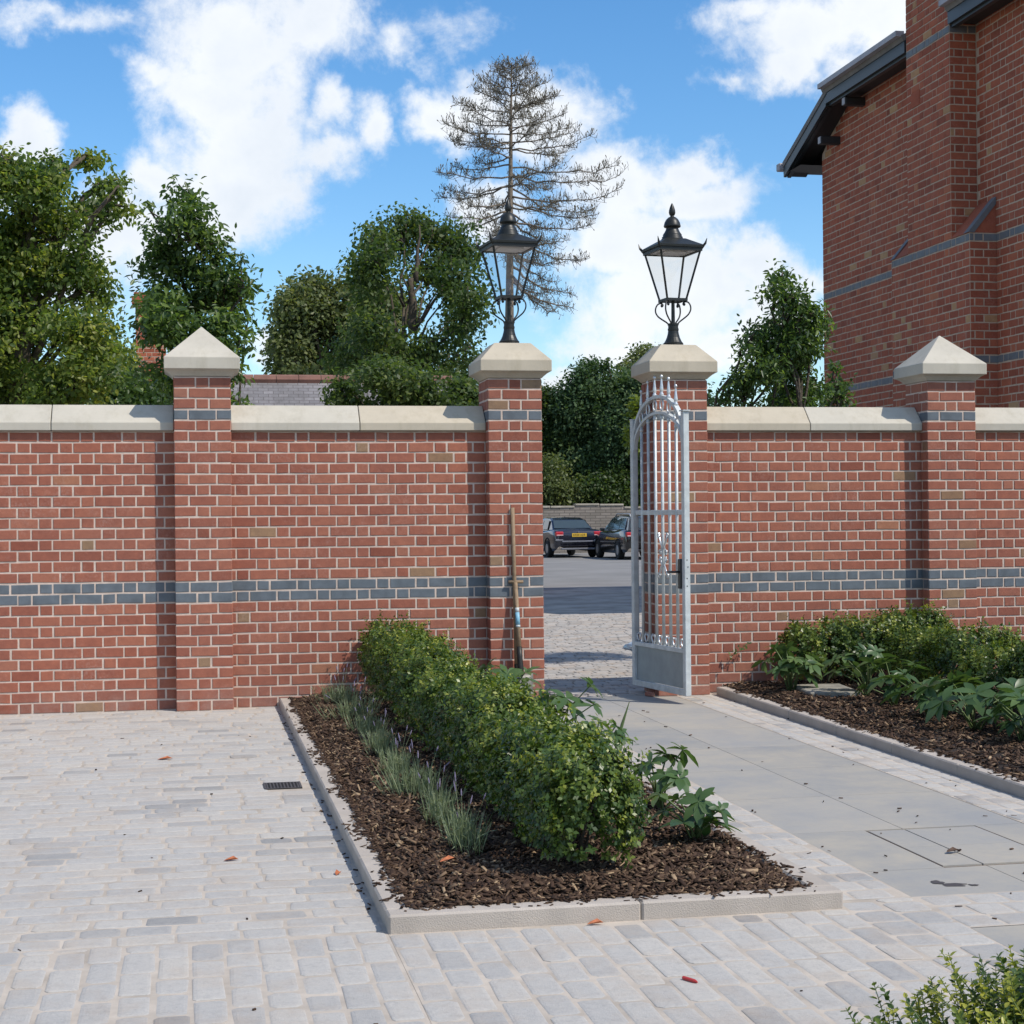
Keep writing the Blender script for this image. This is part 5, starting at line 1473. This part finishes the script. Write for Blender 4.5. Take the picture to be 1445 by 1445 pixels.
def hellebore(label, loc, hgt, nl, spread, seed, lean=(0, 0), size=.135):
    r = np.random.default_rng(seed)
    t = thing("hellebore_plant", label, "hellebore", loc, "hellebores beside the path")
    hgt *= .80; spread *= 1.2
    mb = MB(); pos = []; yd = []; nr = []; sz = []; ton = []
    for i in range(nl):
        a = 2*PI*i/nl*1.0+r.normal(0, .35); f = r.uniform(.35, 1) if nl > 2 else .6
        tip = np.array([math.cos(a)*spread*f+lean[0], math.sin(a)*spread*f+lean[1], hgt*r.uniform(.45, 1.0)])
        p0 = np.array([r.normal(0, .015), r.normal(0, .015), -.02])
        mid = np.array([tip[0]*.35, tip[1]*.35, tip[2]*.62])
        mb.tube([tuple(p0), tuple(mid), tuple(tip)], [.006, .005, .0035], 5)
        out = np.array([math.cos(a)*.75+r.normal(0, .3), math.sin(a)*.75+r.normal(0, .3), .9+r.random()*.5]); out /= np.linalg.norm(out)
        # frame of the palmate leaf
        e1 = np.cross(out, np.array([0, 0, 1.])); e1 /= max(1e-6, np.linalg.norm(e1)); e2 = np.cross(e1, out)
        k = r.integers(7, 10); s0 = r.uniform(.6, 1.15)*size; c0 = r.normal(.45, .16)
        fwd = np.array([math.cos(a), math.sin(a), -.2]); fwd /= np.linalg.norm(fwd)
        for j in range(k):
            b = (j/(k-1)-.5)*2*R_(150)+r.normal(0, .08)
            ax = fwd-out*fwd.dot(out); ax /= np.linalg.norm(ax); ay = np.cross(out, ax)
            v = ax*math.cos(b)+ay*math.sin(b)+out*r.uniform(-.45, .15)
            pos.append(tip); yd.append(v); nr.append(out+r.normal(0, .22, 3)); sz.append(s0*(1-.28*abs(b)/R_(150))*r.uniform(.85, 1.1)); ton.append(c0+r.normal(0, .1))
    pos, yd, nr = np.array(pos), np.array(yd), np.array(nr)
    A = leaf_frames(pos, nr, r, yd)
    V, F, k = leaves_geo(pos, A, np.array(sz), LANCE, 1.25)
    fast_mesh("foliage", V, F, np.repeat(np.clip(ton, 0, 1), k), m_hel, t, smooth=True)
    mb.build("stalks", m_stem, t, smooth=True)
    return t
hellebore("broad-leaved green plant at the front right corner of the left bed, nearest the camera", (2.14, 6.95, .07), .27, 10, .14, 301, (.0, .0), .13)
hellebore("smaller pale-edged green plant just behind the front corner plant, beside the hedge", (2.20, 7.75, .07), .36, 8, .11, 302, (.02, 0), .115)
hellebore("green plant with one tall upright blade beside the middle of the left hedge", (2.10, 8.65, .07), .42, 8, .14, 303, (.02, 0), .13)
hellebore("dark green palmate plant rising over the far part of the left hedge, near the gate", (2.20, 10.0, .07), .50, 9, .18, 304, (.03, 0), .17)
hellebore("low green plant at the foot of the gate pier, in front of the spade blade", (2.20, 11.6, .07), .46, 9, .18, 305, (0, 0), .16)
m = MB(); m.tube([(2.22, 8.62, .25), (2.25, 8.6, .38), (2.285, 8.58, .50)], [.007, .009, .002], 5)
tag(m.build("seed_stalk", m_stem, L=(2.22, 8.62, .07)), "single upright green stalk sticking up beside the middle of the left hedge", "plant stalk")
hellebore("dense leafy plant against the wall in the far corner of the right bed", (4.68, 12.6, .07), .44, 16, .22, 311, (0, 0), .15)
hellebore("tall sparse palmate plant with bare stalks behind the sunken slab", (5.10, 12.05, .07), .52, 7, .22, 312, (-.06, 0), .165)
hellebore("grey-green palmate plant between the sparse tall plant and the star-leaved one", (5.06, 11.5, .07), .40, 10, .22, 313, (0, 0), .15)
hellebore("star-leaved plant with wide glossy leaflets in the right bed, left of the largest clump", (5.0, 10.75, .07), .36, 10, .22, 314, (-.03, 0), .165)
hellebore("largest clump of glossy palmate leaves near the right edge of the photo", (4.98, 10.05, .07), .40, 16, .27, 315, (0, 0), .165)
hellebore("clump of drooping palmate leaves cut off by the right edge, in front of the hedge", (5.02, 9.45, .07), .38, 13, .25, 316, (0, 0), .15)
m = MB(); m.tube([(4.40, 13.28, .30), (4.47, 13.25, .34), (4.56, 13.26, .42)], [.003, .0025, .0015], 4)
twl = (4.40, 13.28, .07)
tw = thing("wall_weed", "tiny leafy weed growing from the wall beside the gate pier", "weed", twl)
m.build("stem", m_stem, tw, twl)
r = np.random.default_rng(9); n = 16; pos = np.stack([np.linspace(4.39, 4.56, n), np.full(n, 13.26)+r.normal(0, .01, n), np.linspace(.29, .42, n)+r.normal(0, .012, n)], 1)
A = leaf_frames(pos, r.normal(size=(n, 3))+np.array([0, -1, .6]), r); V, F, k = leaves_geo(pos, A, r.uniform(.025, .045, n), HEX, 1.1)
fast_mesh("foliage", V, F, np.repeat(r.uniform(.3, .8, n), k), m_hel, tw, twl)

# ------------------------------------------------------------------ light and sky
AZ, EL = R_(50), R_(50)
sd = Vector((math.cos(EL)*math.sin(AZ), -math.cos(EL)*math.cos(AZ), math.sin(EL)))
sl = bpy.data.lights.new("sun", 'SUN'); sl.energy = 4.0; sl.angle = R_(.53); sl.color = (1, .93, .825)
so = bpy.data.objects.new("sun", sl); COL.objects.link(so)
so.rotation_euler = sd.to_track_quat('Z', 'Y').to_euler(); so.location = (10, -10, 30)

wd = bpy.data.worlds.new("World"); SC.world = wd; wd.use_nodes = True
nt = wd.node_tree; N, Lk = nt.nodes, nt.links
N.clear()
out = N.new("ShaderNodeOutputWorld")
sky = N.new("ShaderNodeTexSky"); sky.sky_type = 'NISHITA'; sky.sun_disc = False
sky.sun_elevation = EL; sky.sun_rotation = PI-AZ
sky.air_density = 1.0; sky.dust_density = .15; sky.ozone_density = 3.0; sky.altitude = 100
hs_ = N.new("ShaderNodeHueSaturation"); hs_.inputs["Saturation"].default_value = 1.27; hs_.inputs["Value"].default_value = 1.04; hs_.inputs["Hue"].default_value = .5
Lk.new(sky.outputs[0], hs_.inputs["Color"])
bg1 = N.new("ShaderNodeBackground"); bg1.inputs[1].default_value = SKY_STRENGTH if 'SKY_STRENGTH' in globals() else .15
Lk.new(hs_.outputs[0], bg1.inputs[0])
tc = N.new("ShaderNodeTexCoord")
sep = N.new("ShaderNodeSeparateXYZ"); Lk.new(tc.outputs["Generated"], sep.inputs[0])
def mth(op, a, b=None, c=None, clamp=False):
    n = N.new("ShaderNodeMath"); n.operation = op; n.use_clamp = clamp
    for i, v in enumerate((a, b, c)):
        if v is None: continue
        if hasattr(v, "links"): Lk.new(v, n.inputs[i])
        else: n.inputs[i].default_value = v
    return n.outputs[0]
azn = mth('ARCTAN2', sep.outputs[0], sep.outputs[1])
eln = mth('ARCSINE', sep.outputs[2])
cmb = N.new("ShaderNodeCombineXYZ"); Lk.new(azn, cmb.inputs[0]); Lk.new(eln, cmb.inputs[1])
def nz(scale, detail, rough, dist=0.):
    t = N.new("ShaderNodeTexNoise"); t.inputs["Scale"].default_value = scale; t.inputs["Detail"].default_value = detail; t.inputs["Roughness"].default_value = rough; t.inputs["Distortion"].default_value = dist
    Lk.new(tc.outputs["Generated"], t.inputs["Vector"]); return t
# billow: displace lookup by noise so cloud edges break up
nA = nz(11, 5, .6); nB = nz(38, 6, .62)
def vsub(a, b, op='SUBTRACT'):
    n = N.new("ShaderNodeVectorMath"); n.operation = op
    for i, v in enumerate((a, b)):
        if hasattr(v, "links"): Lk.new(v, n.inputs[i])
        else: n.inputs[i].default_value = v
    return n.outputs[0]
dA = vsub(vsub(nA.outputs["Color"], (.5, .5, .5)), (.075, .06, 0), 'MULTIPLY')
dB = vsub(vsub(nB.outputs["Color"], (.5, .5, .5)), (.030, .026, 0), 'MULTIPLY')
pos_ = vsub(vsub(cmb.outputs[0], dA, 'ADD'), dB, 'ADD')
def dirof(px, py):
    d = ray(px, py); d = d/np.linalg.norm(d); return math.atan2(d[0], d[1]), math.asin(d[2])
CL = [  # photo px, py, rx, ry, weight
 (335, 60, 105, 85, 1), (430, 45, 75, 55, .9), (300, 135, 85, 60, 1), (250, 105, 60, 32, .8), (330, 215, 85, 80, 1.05), (325, 300, 85, 62, 1.05), (225, 260, 50, 44, .95), (170, 330, 70, 70, .95), (448, 160, 34, 40, .8), (440, 225, 58, 32, .8), (512, 190, 36, 42, .85), (395, 275, 50, 50, .8),
 (560, 70, 55, 30, .62), (630, 45, 70, 28, .5), (90, 35, 95, 22, .55), (180, 30, 60, 18, .4), (25, 200, 46, 42, 1), (10, 260, 40, 40, .8), (120, 390, 80, 50, .8),
 (635, 165, 52, 42, .95), (690, 150, 60, 40, .8), (790, 170, 80, 52, 1), (770, 105, 45, 22, .5),
 (890, 265, 80, 52, 1), (985, 245, 46, 34, 1), (1000, 285, 70, 34, .9), (870, 330, 80, 60, 1), (930, 350, 80, 55, .95), (690, 300, 60, 40, .9), (930, 430, 115, 62, 1.05), (1000, 400, 70, 50, .9), (1060, 375, 52, 42, .95), (1080, 440, 70, 70, 1.0), (1000, 480, 110, 40, .95), (860, 480, 70, 28, .8), (1140, 410, 40, 40, .8),
 (380, 510, 36, 26, 1), (790, 525, 36, 20, .9), (1150, 45, 120, 60, .95), (1100, 105, 60, 32, .85), (1240, 25, 130, 80, 1.05), (1015, 110, 34, 20, .55), (1200, 120, 60, 30, .7), (1045, 15, 60, 26, .7), (1040, 270, 60, 22, .45)]
acc = None
for px, py, rx, ry, w in CL:
    a, e = dirof(px, py)
    q = vsub(vsub(pos_, (a, e, 0)), (FPX/rx, FPX/ry, 0), 'MULTIPLY')
    ln = N.new("ShaderNodeVectorMath"); ln.operation = 'LENGTH'; Lk.new(q, ln.inputs[0])
    v = mth('MULTIPLY', mth('SUBTRACT', 1.45, ln.outputs["Value"]), w)
    acc = v if acc is None else mth('SMOOTH_MAX', acc, v, .18)
# unseen clouds over the rest of the sky, coverage raised for whiter shadow fill
nC = nz(2.6, 8, .6, .4)
rest = mth('MULTIPLY', mth('SUBTRACT', nC.outputs["Fac"], .445), 4.0)
front = mth('LESS_THAN', mth('ABSOLUTE', mth('SUBTRACT', azn, YAW)), .42)
hi = mth('LESS_THAN', eln, .36)
fr = mth('MULTIPLY', front, hi)
dens = mth('ADD', mth('MULTIPLY', acc, fr), mth('MULTIPLY', rest, mth('SUBTRACT', 1., fr)))
nD = nz(26, 8, .68, .2)
dens = mth('ADD', dens, mth('MULTIPLY', mth('SUBTRACT', nD.outputs["Fac"], .5), 1.8))
mr = N.new("ShaderNodeMapRange"); mr.interpolation_type = 'SMOOTHSTEP'; Lk.new(dens, mr.inputs[0]); mr.inputs[1].default_value = .02; mr.inputs[2].default_value = .98
# thicker parts and undersides a little greyer
nE = nz(9, 5, .55)
cr = N.new("ShaderNodeValToRGB"); Lk.new(mth('ADD', mth('MULTIPLY', dens, .16), mth('MULTIPLY', nE.outputs["Fac"], .9)), cr.inputs[0])
cr.color_ramp.elements[0].position = .35; cr.color_ramp.elements[0].color = (.97, .985, 1, 1)
cr.color_ramp.elements[1].position = .85; cr.color_ramp.elements[1].color = (.70, .76, .84, 1)
bg2 = N.new("ShaderNodeBackground"); bg2.inputs[1].default_value = 1.04; Lk.new(cr.outputs[0], bg2.inputs[0])
mx = N.new("ShaderNodeMixShader"); Lk.new(mth('MULTIPLY', mr.outputs[0], .97), mx.inputs[0]); Lk.new(bg1.outputs[0], mx.inputs[1]); Lk.new(bg2.outputs[0], mx.inputs[2])
Lk.new(mx.outputs[0], out.inputs["Surface"])
SC.view_settings.view_transform = 'Standard'; SC.view_settings.look = 'None'; SC.view_settings.exposure = .12; SC.view_settings.gamma = 1
SC.render.resolution_x = SC.render.resolution_y = 1024
SC.cycles.max_bounces = 6; SC.cycles.transparent_max_bounces = 12
try: SC.cycles.use_denoising = True
except Exception: pass
